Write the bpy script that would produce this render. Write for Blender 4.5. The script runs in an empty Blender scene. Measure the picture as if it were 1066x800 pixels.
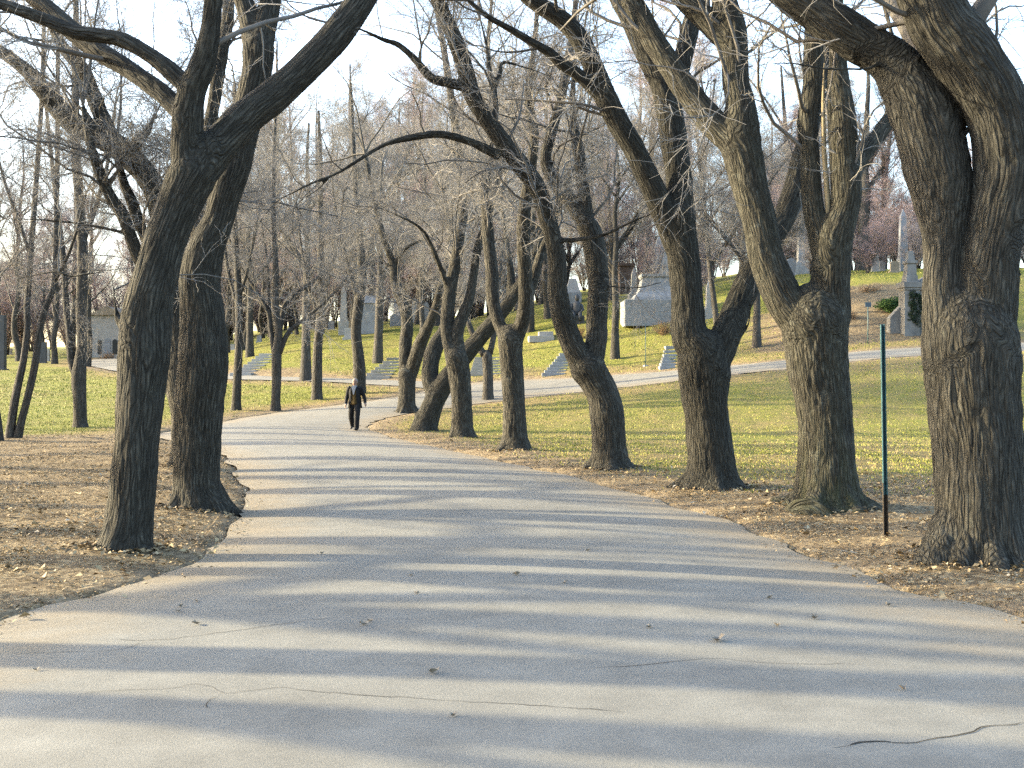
import bpy, bmesh, math, random
import numpy as np
from mathutils import Vector, kdtree

random.seed(7)
RNG = np.random.default_rng(11)
SC = bpy.context.scene
COL = SC.collection

# ------------------------------------------------------------------ camera
F, CX, HZ, EYE = 1150.0, 533.0, 392.0, 2.0
cam = bpy.data.cameras.new('camera')
cam_ob = bpy.data.objects.new('camera', cam)
COL.objects.link(cam_ob)
cam.sensor_fit = 'HORIZONTAL'; cam.sensor_width = 36.0
cam.lens = 36.0 * F / 1066.0
cam.shift_y = -8.0 / 1066.0
cam.clip_start = 0.1; cam.clip_end = 3000
cam_ob.location = (0, 0, EYE)
cam_ob.rotation_euler = (math.radians(90), 0, 0)
SC.camera = cam_ob

def P(px, py, d):
    return np.array(((px - CX) / F * d, d, EYE + (HZ - py) / F * d))

# ------------------------------------------------------------------ small noise library
def _hash(ix, iy, iz, seed):
    h = (ix.astype(np.int64) * 374761393 + iy.astype(np.int64) * 668265263 + iz.astype(np.int64) * 2147483647 + seed * 974711) & 0xffffffff
    h = ((h ^ (h >> 13)) * 1274126177) & 0xffffffff
    h = h ^ (h >> 16)
    return (h & 0xffffff) / float(0xffffff)

def vnoise(p, seed=0):
    p = np.asarray(p, float)
    i = np.floor(p); f = p - i
    f = f * f * (3 - 2 * f)
    ix, iy, iz = i[:, 0], i[:, 1], i[:, 2]
    r = 0
    for dx in (0, 1):
        wx = f[:, 0] if dx else 1 - f[:, 0]
        for dy in (0, 1):
            wy = f[:, 1] if dy else 1 - f[:, 1]
            for dz in (0, 1):
                wz = f[:, 2] if dz else 1 - f[:, 2]
                r = r + wx * wy * wz * _hash(ix + dx, iy + dy, iz + dz, seed)
    return r * 2 - 1

def fbm(p, octv=4, seed=0):
    p = np.asarray(p, float); a = 1.0; r = 0; s = 0
    for o in range(octv):
        r = r + a * vnoise(p, seed + o * 17); s += a
        p = p * 2.03 + 5.1; a *= 0.5
    return r / s

# ------------------------------------------------------------------ terrain
# columns: picture column -> [(picture row, depth)]; turned into heights
COLS = {
    -300: [(449.5, 40), (418, 55), (392, 80), (378, 105), (366, 150), (362, 200)],
    40:   [(449.5, 40), (418, 55), (392, 80), (377, 105), (366, 150), (362, 200)],
    130:  [(449.5, 40), (419, 55), (393, 78), (379, 98), (367, 145), (362, 200)],
    240:  [(452, 38), (430, 50), (397, 68), (391, 73), (371, 92), (362, 120), (350, 200)],
    300:  [(452, 38), (428, 51), (397, 66), (392, 70), (356, 92), (346, 110), (338, 200)],
    400:  [(450, 40), (428, 48), (403, 60), (396, 65), (378, 76), (348, 90), (338, 100), (332, 200)],
    500:  [(447, 42), (422, 50), (398, 62), (376, 72), (338, 92), (330, 200)],
    600:  [(450, 40), (412, 51), (395, 59), (371, 69), (338, 80), (308, 95), (300, 200)],
    700:  [(450, 40), (400, 50), (387, 57), (370, 65), (337, 73), (308, 84), (296, 200)],
    800:  [(450, 40), (387, 50), (377, 55), (362, 62), (330, 69), (292, 78), (282, 110), (280, 200)],
    900:  [(450, 40), (376, 50), (366, 55), (352, 60), (318, 66), (286, 72), (282, 90), (284, 200)],
    1000: [(448, 40), (370, 50), (360, 55), (345, 62), (310, 67), (284, 74), (280, 90), (284, 200)],
    1400: [(448, 40), (368, 50), (358, 56), (345, 62), (310, 67), (284, 74), (280, 90), (284, 200)],
}
_us = np.array(sorted(COLS)); _dd = np.arange(0, 260.0, 1.0)
_tab = []
for u in _us:
    ds = [0, 26, 31] + [d for _, d in COLS[u]]
    zs = [0, 0, 0.0] + [EYE + (HZ - r) / F * d for r, d in COLS[u]]
    ds.append(600); zs.append(zs[-1] + 6)
    _tab.append(np.interp(_dd, ds, zs))
_tab = np.array(_tab)
_uf = np.arange(-300, 1401, 10.0)
TAB = np.array([np.interp(_uf, _us, _tab[:, j]) for j in range(len(_dd))]).T
def _sm(a, k, axis):
    w = np.exp(-0.5 * (np.arange(-3 * k, 3 * k + 1) / k) ** 2); w /= w.sum()
    pad = [(0, 0), (0, 0)]; pad[axis] = (3 * k, 3 * k)
    b = np.pad(a, pad, mode='edge')
    return np.apply_along_axis(lambda v: np.convolve(v, w, 'valid'), axis, b)
TAB = _sm(_sm(TAB, 3, 0), 2, 1)
TAB[:, :24] = 0

def G(x, y):
    x = np.asarray(x, float); y = np.asarray(y, float)
    yy = np.maximum(y, 9.0)
    u = np.clip(CX + F * x / yy, -299, 1399)
    fu = (u + 300) / 10.0
    fd = np.clip(y, 0, 258)
    iu = np.clip(np.floor(fu).astype(int), 0, len(_uf) - 2); tu = fu - iu
    jd = np.clip(np.floor(fd).astype(int), 0, len(_dd) - 2); td = fd - jd
    return (TAB[iu, jd] * (1 - tu) * (1 - td) + TAB[iu + 1, jd] * tu * (1 - td)
            + TAB[iu, jd + 1] * (1 - tu) * td + TAB[iu + 1, jd + 1] * tu * td)

def hit(px, py):
    """where the sight line through a picture point meets the ground"""
    d = np.arange(3.0, 250.0, 0.1)
    x = (px - CX) / F * d
    z = EYE + (HZ - py) / F * d
    below = z <= G(x, d)
    k = int(np.argmax(below)) if below.any() else len(d) - 1
    return np.array((x[k], d[k], float(G(x[k], d[k]))))

# ------------------------------------------------------------------ object helpers
def tag(o, label=None, cat=None, group=None, kind=None):
    if label: o['label'] = label
    if cat: o['category'] = cat
    if group: o['group'] = group
    if kind: o['kind'] = kind
    return o

def empty(name, loc, label, cat, group=None):
    o = bpy.data.objects.new(name, None)
    COL.objects.link(o); o.location = Vector([float(v) for v in loc]); o.empty_display_size = 0.3
    return tag(o, label, cat, group)

def link_mesh(name, me, parent=None, loc=None):
    o = bpy.data.objects.new(name, me); COL.objects.link(o)
    if parent is not None: o.parent = parent
    if loc is not None: o.location = Vector([float(v) for v in loc])
    return o

def np_mesh(name, verts, quads=None, tris=None, mat=None, smooth=True, attrs=None):
    me = bpy.data.meshes.new(name)
    verts = np.asarray(verts, np.float32)
    nq = 0 if quads is None else len(quads); nt = 0 if tris is None else len(tris)
    me.vertices.add(len(verts)); me.vertices.foreach_set('co', verts.ravel())
    loops = []
    if nq: loops.append(np.asarray(quads, np.int32).ravel())
    if nt: loops.append(np.asarray(tris, np.int32).ravel())
    loops = np.concatenate(loops)
    me.loops.add(len(loops)); me.loops.foreach_set('vertex_index', loops)
    tot = np.concatenate([np.full(nq, 4, np.int32), np.full(nt, 3, np.int32)])
    st = np.concatenate([[0], np.cumsum(tot)[:-1]]).astype(np.int32)
    me.polygons.add(nq + nt); me.polygons.foreach_set('loop_start', st)
    if smooth: me.polygons.foreach_set('use_smooth', np.ones(nq + nt, bool))
    for k, v in (attrs or {}).items():
        v = np.asarray(v, np.float32)
        if v.ndim == 1:
            a = me.attributes.new(k, 'FLOAT', 'POINT'); a.data.foreach_set('value', v)
        else:
            a = me.attributes.new(k, 'FLOAT_VECTOR', 'POINT'); a.data.foreach_set('vector', v.ravel())
    me.update(calc_edges=True)
    if mat: me.materials.append(mat)
    return me

# ------------------------------------------------------------------ materials
def new_mat(name):
    m = bpy.data.materials.new(name); m.use_nodes = True
    nt = m.node_tree; nt.nodes.clear()
    out = nt.nodes.new('ShaderNodeOutputMaterial'); b = nt.nodes.new('ShaderNodeBsdfPrincipled')
    nt.links.new(b.outputs[0], out.inputs[0])
    b.inputs['Specular IOR Level'].default_value = 0.2
    return m, nt, b

class NT:
    def __init__(s, nt, gain=1.0): s.nt = nt; s.gain = gain
    def n(s, t, **kw):
        nd = s.nt.nodes.new(t)
        for k, v in kw.items(): setattr(nd, k, v)
        return nd
    def l(s, a, b): s.nt.links.new(a, b)
    def noise(s, vec, scale, detail=4, rough=0.55, dist=0.0):
        nd = s.n('ShaderNodeTexNoise'); nd.inputs['Scale'].default_value = scale
        nd.inputs['Detail'].default_value = detail; nd.inputs['Roughness'].default_value = rough
        nd.inputs['Distortion'].default_value = dist
        if vec is not None: s.l(vec, nd.inputs['Vector'])
        return nd.outputs['Fac']
    def ramp(s, fac, stops):
        nd = s.n('ShaderNodeValToRGB'); cr = nd.color_ramp
        while len(cr.elements) > 1: cr.elements.remove(cr.elements[-1])
        for i, (p, c) in enumerate(stops):
            e = cr.elements[0] if i == 0 else cr.elements.new(p)
            e.position = p
            c = (c, c, c) if isinstance(c, (int, float)) else tuple(x * s.gain for x in c)
            e.color = (c[0], c[1], c[2], 1)
        s.l(fac, nd.inputs[0]); return nd.outputs['Color']
    def mix(s, fac, a, b, mode='MIX'):
        nd = s.n('ShaderNodeMix', data_type='RGBA', blend_type=mode)
        for sock, v in ((nd.inputs[0], fac), (nd.inputs[6], a), (nd.inputs[7], b)):
            if isinstance(v, (int, float)): sock.default_value = v
            elif isinstance(v, tuple): sock.default_value = (*[x * s.gain for x in v], 1)
            else: s.l(v, sock)
        return nd.outputs[2]
    def math(s, op, a, b=0.0):
        nd = s.n('ShaderNodeMath', operation=op)
        for sock, v in ((nd.inputs[0], a), (nd.inputs[1], b)):
            if isinstance(v, (int, float)): sock.default_value = v
            else: s.l(v, sock)
        return nd.outputs[0]
    def scale(s, vec, sc):
        nd = s.n('ShaderNodeMapping'); nd.inputs['Scale'].default_value = sc
        s.l(vec, nd.inputs['Vector']); return nd.outputs[0]
    def attr(s, name, out='Vector'):
        nd = s.n('ShaderNodeAttribute', attribute_name=name); return nd.outputs[out]
    def bump(s, h, strength, dist, prev=None):
        nd = s.n('ShaderNodeBump'); nd.inputs['Strength'].default_value = strength
        nd.inputs['Distance'].default_value = dist; s.l(h, nd.inputs['Height'])
        if prev is not None: s.l(prev, nd.inputs['Normal'])
        return nd.outputs[0]
    def pos(s):
        return s.n('ShaderNodeNewGeometry').outputs['Position']
    def rand(s):
        return s.n('ShaderNodeObjectInfo').outputs['Random']

def bark_material(name, dark, mid, light, fine=1.0, moss=0.0):
    m, nt, b = new_mat(name); k = NT(nt, 0.49)
    bv = k.attr('bark')
    warp = k.noise(k.scale(bv, (5, 5, 1.4)), 1.0, 3)
    wv = k.n('ShaderNodeVectorMath', operation='ADD'); k.l(bv, wv.inputs[0])
    sv = k.n('ShaderNodeVectorMath', operation='SCALE'); k.l(k.n('ShaderNodeTexNoise').outputs['Color'], sv.inputs[0])
    ntx = sv.inputs[0].links[0].from_node; k.l(k.scale(bv, (6, 6, 2.0)), ntx.inputs['Vector']); ntx.inputs['Scale'].default_value = 1.0
    sv.inputs['Scale'].default_value = 0.09; k.l(sv.outputs[0], wv.inputs[1])
    v = wv.outputs[0]
    vor = k.n('ShaderNodeTexVoronoi', feature='DISTANCE_TO_EDGE'); k.l(k.scale(v, (25 * fine, 25 * fine, 2.3 * fine)), vor.inputs['Vector'])
    vor.inputs['Scale'].default_value = 1.0
    crack = k.ramp(vor.outputs['Distance'], [(0.0, 0.0), (0.22, 0.8), (0.6, 1.0)])
    n2 = k.noise(k.scale(v, (58, 58, 5)), 1.0, 6, 0.7)
    n3 = k.noise(k.scale(v, (5, 5, 1.1)), 1.0, 5, 0.6)
    col = k.ramp(n2, [(0.25, dark), (0.5, mid), (0.78, light)])
    patch = k.ramp(n3, [(0.3, 0.62), (0.55, 1.0), (0.75, 1.3)])
    col = k.mix(1.0, col, patch, 'MULTIPLY')
    lich = k.math('MULTIPLY', k.ramp(k.noise(k.scale(bv, (7, 7, 5)), 1.0, 6, 0.75), [(0.56, 0.0), (0.68, 0.55)]), k.rand())
    col = k.mix(lich, col, (0.33, 0.34, 0.29))
    tone = k.n('ShaderNodeValToRGB'); k.l(k.rand(), tone.inputs[0])
    for pos_, c_ in ((0.0, (0.82, 0.84, 0.80, 1)), (0.5, (1.05, 1.0, 0.93, 1)), (1.0, (1.2, 1.2, 1.18, 1))):
        e_ = tone.color_ramp.elements[0] if pos_ == 0.0 else (tone.color_ramp.elements[1] if pos_ == 1.0 else tone.color_ramp.elements.new(pos_))
        e_.position = pos_; e_.color = c_
    col = k.mix(1.0, col, tone.outputs['Color'], 'MULTIPLY')
    col = k.mix(1.0, col, k.ramp(crack, [(0.0, 0.58), (1.0, 1.0)]), 'MULTIPLY')
    if moss:
        sx = k.n('ShaderNodeSeparateXYZ'); k.l(bv, sx.inputs[0])
        mm = k.math('MULTIPLY', k.ramp(k.math('MULTIPLY', sx.outputs[2], 0.5), [(0.0, 1.0), (0.5, 0.35), (1.0, 0.12)]), k.ramp(n3, [(0.4, 0.0), (0.62, moss)]))
        col = k.mix(mm, col, (0.085, 0.095, 0.03))
    k.l(col, b.inputs['Base Color']); b.inputs['Roughness'].default_value = 0.95
    h = k.math('ADD', k.math('MULTIPLY', crack, 0.8), k.math('MULTIPLY', n2, 0.7))
    k.l(k.bump(h, 1.0, 0.035), b.inputs['Normal'])
    return m

M = {}
M['bark'] = bark_material('rough maple bark', (0.024, 0.023, 0.019), (0.085, 0.079, 0.066), (0.26, 0.245, 0.21))
M['bark_moss'] = bark_material('mossy maple bark', (0.024, 0.024, 0.018), (0.082, 0.076, 0.060), (0.24, 0.225, 0.18), moss=0.55)
M['bark_far'] = bark_material('grey bark', (0.055, 0.051, 0.047), (0.13, 0.12, 0.108), (0.23, 0.215, 0.195), fine=0.6)

def twig_material(name, cols, gain=0.8):
    m, nt, b = new_mat(name); k = NT(nt, gain)
    c = k.ramp(k.rand(), cols)
    n = k.noise(k.pos(), 2.5, 3)
    c = k.mix(1.0, c, k.ramp(n, [(0.3, 0.7), (0.7, 1.25)]), 'MULTIPLY')
    k.l(c, b.inputs['Base Color']); b.inputs['Roughness'].default_value = 0.8
    return m
M['branch'] = twig_material('dark branch bark', [(0.0, (0.115, 0.106, 0.092)), (1.0, (0.15, 0.14, 0.125))], 0.7)
M['twig'] = twig_material('pale twigs', [(0.0, (0.25, 0.235, 0.212)), (1.0, (0.30, 0.283, 0.258))], 0.75)
M['twig_far'] = twig_material('far twigs', [(0.0, (0.23, 0.215, 0.21)), (0.35, (0.275, 0.225, 0.22)), (0.7, (0.315, 0.222, 0.215)), (1.0, (0.25, 0.225, 0.23))], 0.95)  # own pinkish grey, gain raised to stand in for distance haze

def simple_mat(name, col, rough=0.8, var=0.15, scale=6.0, bump=0.0, metallic=0.0, spec=0.2, gain=0.5):
    m, nt, b = new_mat(name); k = NT(nt, gain)
    tc = k.n('ShaderNodeTexCoord').outputs['Object']
    n = k.noise(tc, scale, 5, 0.6)
    c = k.mix(1.0, col, k.ramp(n, [(0.25, 1 - var * 1.6), (0.75, 1 + var)]), 'MULTIPLY')
    k.l(c, b.inputs['Base Color']); b.inputs['Roughness'].default_value = rough
    b.inputs['Metallic'].default_value = metallic; b.inputs['Specular IOR Level'].default_value = spec
    if bump: k.l(k.bump(n, 0.5, bump), b.inputs['Normal'])
    return m
M['stone'] = simple_mat('grey granite', (0.38, 0.40, 0.42), 0.8, 0.18, 2.5, 0.01)
M['stone_white'] = simple_mat('white marble', (0.52, 0.51, 0.48), 0.7, 0.12, 2.0)
M['stone_dark'] = simple_mat('dark granite', (0.10, 0.105, 0.11), 0.6, 0.2, 3)
M['stone_beige'] = simple_mat('beige stone', (0.42, 0.36, 0.27), 0.85, 0.2, 2.5, 0.01)
M['stone_brown'] = simple_mat('brown sandstone', (0.16, 0.115, 0.09), 0.85, 0.2, 2.0)
M['step'] = simple_mat('pale worn steps', (0.44, 0.42, 0.38), 0.85, 0.15, 2.0)
M['post'] = simple_mat('dark green paint', (0.035, 0.12, 0.14), 0.5, 0.3, 9, spec=0.4)
M['rust'] = simple_mat('rusty steel', (0.06, 0.048, 0.036), 0.8, 0.35, 14)
M['plaque'] = simple_mat('sign plate', (0.10, 0.14, 0.17), 0.5, 0.15, 5)
M['dark_glass'] = simple_mat('dark opening', (0.03, 0.035, 0.04), 0.3, 0.1, 3)
M['suit'] = simple_mat('black suit cloth', (0.016, 0.017, 0.02), 0.85, 0.25, 9)
M['vest'] = simple_mat('brown knit', (0.10, 0.065, 0.02), 0.9, 0.2, 30)
M['shirt'] = simple_mat('pale shirt', (0.40, 0.43, 0.48), 0.8, 0.08, 12)
M['skin'] = simple_mat('skin', (0.42, 0.27, 0.21), 0.55, 0.08, 10)
M['hair'] = simple_mat('grey hair', (0.42, 0.40, 0.38), 0.8, 0.2, 40)
M['shoe'] = simple_mat('black shoes', (0.02, 0.02, 0.02), 0.4, 0.2, 9)
M['splinter'] = simple_mat('bare split wood', (0.42, 0.34, 0.20), 0.8, 0.25, 6)
M['hollow'] = simple_mat('knot hollow', (0.012, 0.010, 0.008), 0.95, 0.2, 8)
M['shrub'] = twig_material('dry shrub stems', [(0.0, (0.20, 0.13, 0.07)), (1.0, (0.24, 0.16, 0.09))])
M['evergreen'] = twig_material('evergreen sprays', [(0.0, (0.05, 0.10, 0.025)), (1.0, (0.06, 0.115, 0.03))])
M['ivy'] = twig_material('ivy leaves', [(0.0, (0.018, 0.032, 0.016)), (1.0, (0.02, 0.036, 0.018))])

# asphalt
def asphalt_material():
    m, nt, b = new_mat('worn asphalt'); k = NT(nt, 0.61)
    p = k.pos()
    big = k.noise(p, 0.35, 4, 0.6)
    mid = k.noise(p, 2.2, 5, 0.65)
    fine = k.noise(p, 55, 3, 0.7)
    agg = k.n('ShaderNodeTexVoronoi'); k.l(p, agg.inputs['Vector']); agg.inputs['Scale'].default_value = 110
    aggc = k.n('ShaderNodeSeparateColor'); k.l(agg.outputs['Color'], aggc.inputs[0])
    base = k.ramp(big, [(0.3, (0.208, 0.202, 0.178)), (0.7, (0.256, 0.250, 0.220))])
    base = k.mix(1.0, base, k.ramp(mid, [(0.25, 0.80), (0.75, 1.14)]), 'MULTIPLY')
    base = k.mix(1.0, base, k.ramp(fine, [(0.25, 0.84), (0.75, 1.15)]), 'MULTIPLY')
    base = k.mix(k.ramp(aggc.outputs[0], [(0.93, 0.0), (0.98, 0.18)]), base, (0.48, 0.45, 0.39))
    base = k.mix(k.ramp(aggc.outputs[1], [(0.94, 0.0), (0.99, 0.2)]), base, (0.07, 0.07, 0.07))
    e = k.attr('edge', 'Fac')
    en = k.math('ADD', e, k.math('MULTIPLY', k.math('SUBTRACT', k.noise(p, 1.6, 5, 0.65), 0.5), 0.55))
    dust = k.ramp(en, [(0.62, 0.0), (0.95, 0.75)])
    base = k.mix(dust, base, k.ramp(fine, [(0.3, (0.21, 0.165, 0.105)), (0.7, (0.36, 0.30, 0.21))]))
    stain = k.ramp(k.noise(k.scale(p, (0.55, 0.8, 1)), 1.0, 6, 0.7, 0.4), [(0.58, 0.0), (0.66, 0.35)])
    base = k.mix(stain, base, (0.15, 0.147, 0.138))
    pale = k.ramp(k.noise(k.scale(p, (0.4, 0.9, 1.3)), 1.0, 5, 0.7, 0.3), [(0.60, 0.0), (0.72, 0.4)])
    base = k.mix(pale, base, (0.30, 0.285, 0.25))
    # long worn cross streaks
    st = k.noise(k.scale(p, (0.25, 1.6, 1)), 1.0, 5, 0.6)
    base = k.mix(1.0, base, k.ramp(st, [(0.3, 0.88), (0.7, 1.08)]), 'MULTIPLY')
    k.l(base, b.inputs['Base Color']); b.inputs['Roughness'].default_value = 0.85
    hgt = k.math('ADD', k.math('MULTIPLY', fine, 0.5), agg.outputs['Distance'])
    k.l(k.bump(hgt, 0.25, 0.004), b.inputs['Normal'])
    return m
M['asphalt'] = asphalt_material()
M['crack'] = simple_mat('crack filler', (0.035, 0.033, 0.03), 0.95, 0.3, 20)

def ground_material():
    m, nt, b = new_mat('leaf strewn park ground'); k = NT(nt, 0.76)
    p = k.pos()
    lawn = k.attr('lawn', 'Fac')
    n_big = k.noise(p, 0.22, 5, 0.6); n_mid = k.noise(p, 1.3, 5, 0.65); n_f = k.noise(p, 22, 4, 0.7); n_ff = k.noise(p, 90, 2, 0.7)
    v = k.n('ShaderNodeTexVoronoi'); k.l(p, v.inputs['Vector']); v.inputs['Scale'].default_value = 17
    vs = k.n('ShaderNodeSeparateColor'); k.l(v.outputs['Color'], vs.inputs[0])
    litter = k.ramp(vs.outputs[0], [(0.0, (0.085, 0.062, 0.036)), (0.35, (0.175, 0.128, 0.070)), (0.7, (0.29, 0.22, 0.122)), (1.0, (0.40, 0.325, 0.20))])
    soil = k.ramp(n_f, [(0.3, (0.06, 0.046, 0.03)), (0.7, (0.15, 0.115, 0.075))])
    lit = k.mix(k.ramp(n_mid, [(0.35, 0.25), (0.65, 0.9)]), soil, litter)
    green = k.ramp(n_f, [(0.25, (0.075, 0.088, 0.018)), (0.5, (0.16, 0.17, 0.030)), (0.78, (0.24, 0.235, 0.058))])
    straw = k.ramp(n_f, [(0.25, (0.13, 0.095, 0.045)), (0.75, (0.27, 0.205, 0.095))])
    dry = k.math('ADD', k.math('MULTIPLY', n_big, 0.6), k.math('MULTIPLY', n_mid, 0.5))
    dryf = k.math('ADD', dry, k.math('MULTIPLY', k.attr('dry', 'Fac'), 0.45))
    grass = k.mix(k.ramp(dryf, [(0.50, 0.0), (0.78, 0.85)]), green, straw)
    grass = k.mix(k.ramp(vs.outputs[1], [(0.86, 0.0), (0.93, 0.6)]), grass, (0.24, 0.17, 0.09))
    lf = k.math('ADD', lawn, k.math('MULTIPLY', k.math('SUBTRACT', n_mid, 0.5), 0.9))
    c = k.mix(k.ramp(lf, [(0.35, 0.0), (0.62, 1.0)]), lit, grass)
    rim = k.math('MULTIPLY', k.attr('rim', 'Fac'), k.ramp(k.noise(p, 3.2, 5, 0.7), [(0.38, 0.0), (0.6, 1.0)]))
    c = k.mix(rim, c, k.ramp(n_f, [(0.3, (0.17, 0.13, 0.085)), (0.7, (0.33, 0.27, 0.19))]))
    k.l(c, b.inputs['Base Color']); b.inputs['Roughness'].default_value = 0.95
    b.inputs['Specular IOR Level'].default_value = 0.1
    k.l(k.bump(k.math('ADD', n_f, k.math('MULTIPLY', n_ff, 0.5)), 0.8, 0.03), b.inputs['Normal'])
    return m
M['ground'] = ground_material()

def leaf_material():
    m, nt, b = new_mat('dry leaves'); k = NT(nt, 0.86)
    t = k.attr('tint', 'Fac')
    c = k.ramp(t, [(0.0, (0.07, 0.05, 0.03)), (0.3, (0.165, 0.118, 0.066)), (0.6, (0.28, 0.21, 0.115)), (0.85, (0.40, 0.31, 0.18)), (1.0, (0.52, 0.46, 0.37))])
    k.l(c, b.inputs['Base Color']); b.inputs['Roughness'].default_value = 0.75
    return m
M['leaf'] = leaf_material()
def grass_material():
    m, nt, b = new_mat('grass blades'); k = NT(nt, 0.95)
    t = k.attr('tint', 'Fac')
    c = k.ramp(t, [(0.0, (0.075, 0.095, 0.018)), (0.5, (0.185, 0.20, 0.036)), (0.8, (0.26, 0.25, 0.06)), (1.0, (0.32, 0.25, 0.12))])
    k.l(c, b.inputs['Base Color']); b.inputs['Roughness'].default_value = 0.7
    return m
M['grass'] = grass_material()

# ------------------------------------------------------------------ curves
def catmull(pts, step):
    pts = np.asarray(pts, float)
    n = len(pts)
    if n < 3:
        k = max(2, int(np.linalg.norm(pts[-1][:3] - pts[0][:3]) / step) + 1)
        t = np.linspace(0, 1, k)[:, None]
        return pts[0] * (1 - t) + pts[-1] * t
    out = []
    ext = np.vstack([2 * pts[0] - pts[1], pts, 2 * pts[-1] - pts[-2]])
    for i in range(n - 1):
        p0, p1, p2, p3 = ext[i:i + 4]
        k = max(2, int(math.ceil(np.linalg.norm(p2[:3] - p1[:3]) / step)))
        t = np.linspace(0, 1, k, endpoint=False)[:, None]
        out.append(0.5 * (2 * p1 + (p2 - p0) * t + (2 * p0 - 5 * p1 + 4 * p2 - p3) * t ** 2 + (3 * p1 - p0 - 3 * p2 + p3) * t ** 3))
    out.append(pts[-1:])
    return np.vstack(out)

def frames(path):
    t = np.gradient(path, axis=0)
    t /= np.linalg.norm(t, axis=1)[:, None] + 1e-9
    a = np.array((0.0, 1.0, 0.0)) if abs(t[0][1]) < 0.9 else np.array((1.0, 0, 0))
    e1 = np.zeros_like(path); e2 = np.zeros_like(path)
    for i in range(len(path)):
        a = a - t[i] * a.dot(t[i]); a /= np.linalg.norm(a) + 1e-9
        e1[i] = a; e2[i] = np.cross(t[i], a)
    return t, e1, e2

class Tubes:
    def __init__(s): s.v = []; s.q = []; s.b = []; s.tr = []; s.n = 0
    def add(s, path, rad, sides):
        t, e1, e2 = frames(path); k = len(path)
        th = np.linspace(0, 2 * np.pi, sides, endpoint=False)
        c, sn = np.cos(th), np.sin(th)
        v = path[:, None, :] + rad[:, None, None] * (e1[:, None, :] * c[None, :, None] + e2[:, None, :] * sn[None, :, None])
        L = np.concatenate([[0], np.cumsum(np.linalg.norm(np.diff(path, axis=0), axis=1))])
        b = np.stack([rad[:, None] * c[None], rad[:, None] * sn[None], np.repeat(L[:, None], sides, 1)], -1)
        i = np.arange(k - 1)[:, None]; j = np.arange(sides)[None]
        j2 = (j + 1) % sides
        q = np.stack(np.broadcast_arrays(i * sides + j, i * sides + j2, (i + 1) * sides + j2, (i + 1) * sides + j), -1).reshape(-1, 4) + s.n
        s.v.append(v.reshape(-1, 3)); s.b.append(b.reshape(-1, 3)); s.q.append(q)
        c0 = s.n + k * sides
        s.v.append(np.array([path[0], path[-1]])); s.b.append(np.array([[0, 0, 0], [0, 0, L[-1]]]))
        jj = np.arange(sides); jn = (jj + 1) % sides
        s.tr.append(np.stack([np.full(sides, c0), s.n + jn, s.n + jj], -1))
        base = s.n + (k - 1) * sides
        s.tr.append(np.stack([np.full(sides, c0 + 1), base + jj, base + jn], -1))
        s.n += k * sides + 2
    def mesh(s, name, mat):
        return np_mesh(name, np.vstack(s.v), np.vstack(s.q), np.vstack(s.tr), mat, True, {'bark': np.vstack(s.b)})

def norm(a): return a / (np.linalg.norm(a, axis=-1, keepdims=True) + 1e-9)

# batched branches: arrays paths (N,K,3), radii (N,K)
def spawn(rng, paths, radii, per, K, len_fn, ang, rratio, rmin, rmax, up=0.15, wig=0.25, t0=0.2, t1=1.0, tip=0.35):
    N, KP, _ = paths.shape
    idx = np.repeat(np.arange(N), per)
    n = len(idx)
    t = rng.uniform(t0, t1, n) * (KP - 1)
    i0 = np.clip(np.floor(t).astype(int), 0, KP - 2); f = (t - i0)[:, None]
    p = paths[idx, i0] * (1 - f) + paths[idx, i0 + 1] * f
    pr = radii[idx, i0] * (1 - f[:, 0]) + radii[idx, i0 + 1] * f[:, 0]
    tan = norm(paths[idx, i0 + 1] - paths[idx, i0])
    plen = np.linalg.norm(np.diff(paths, axis=1), axis=2).sum(1)[idx]
    r = rng.normal(size=(n, 3)); side = norm(r - tan * (r * tan).sum(1, keepdims=True))
    a = rng.uniform(ang[0], ang[1], n)[:, None]
    d = norm(tan * np.cos(a) + side * np.sin(a))
    tt = (t / (KP - 1))
    L = len_fn(rng, n, plen, tt)
    r0 = np.clip(pr * rratio * rng.uniform(0.7, 1.2, n), rmin, rmax)
    return grow(rng, p, d, L, r0, K, up, wig, tip)

def grow(rng, p, d, L, r0, K, up, wig, tip=0.35):
    n = len(p)
    out = np.zeros((n, K, 3)); out[:, 0] = p
    seg = (L / (K - 1))[:, None]
    drift = rng.normal(size=(n, 3)) * wig * 0.5
    for k in range(1, K):
        d = norm(d + rng.normal(size=(n, 3)) * wig * 0.6 + drift * 0.5 + np.array((0, 0, up)))
        out[:, k] = out[:, k - 1] + d * seg
    w = np.linspace(1, tip, K)[None]
    return out, r0[:, None] * w

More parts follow.
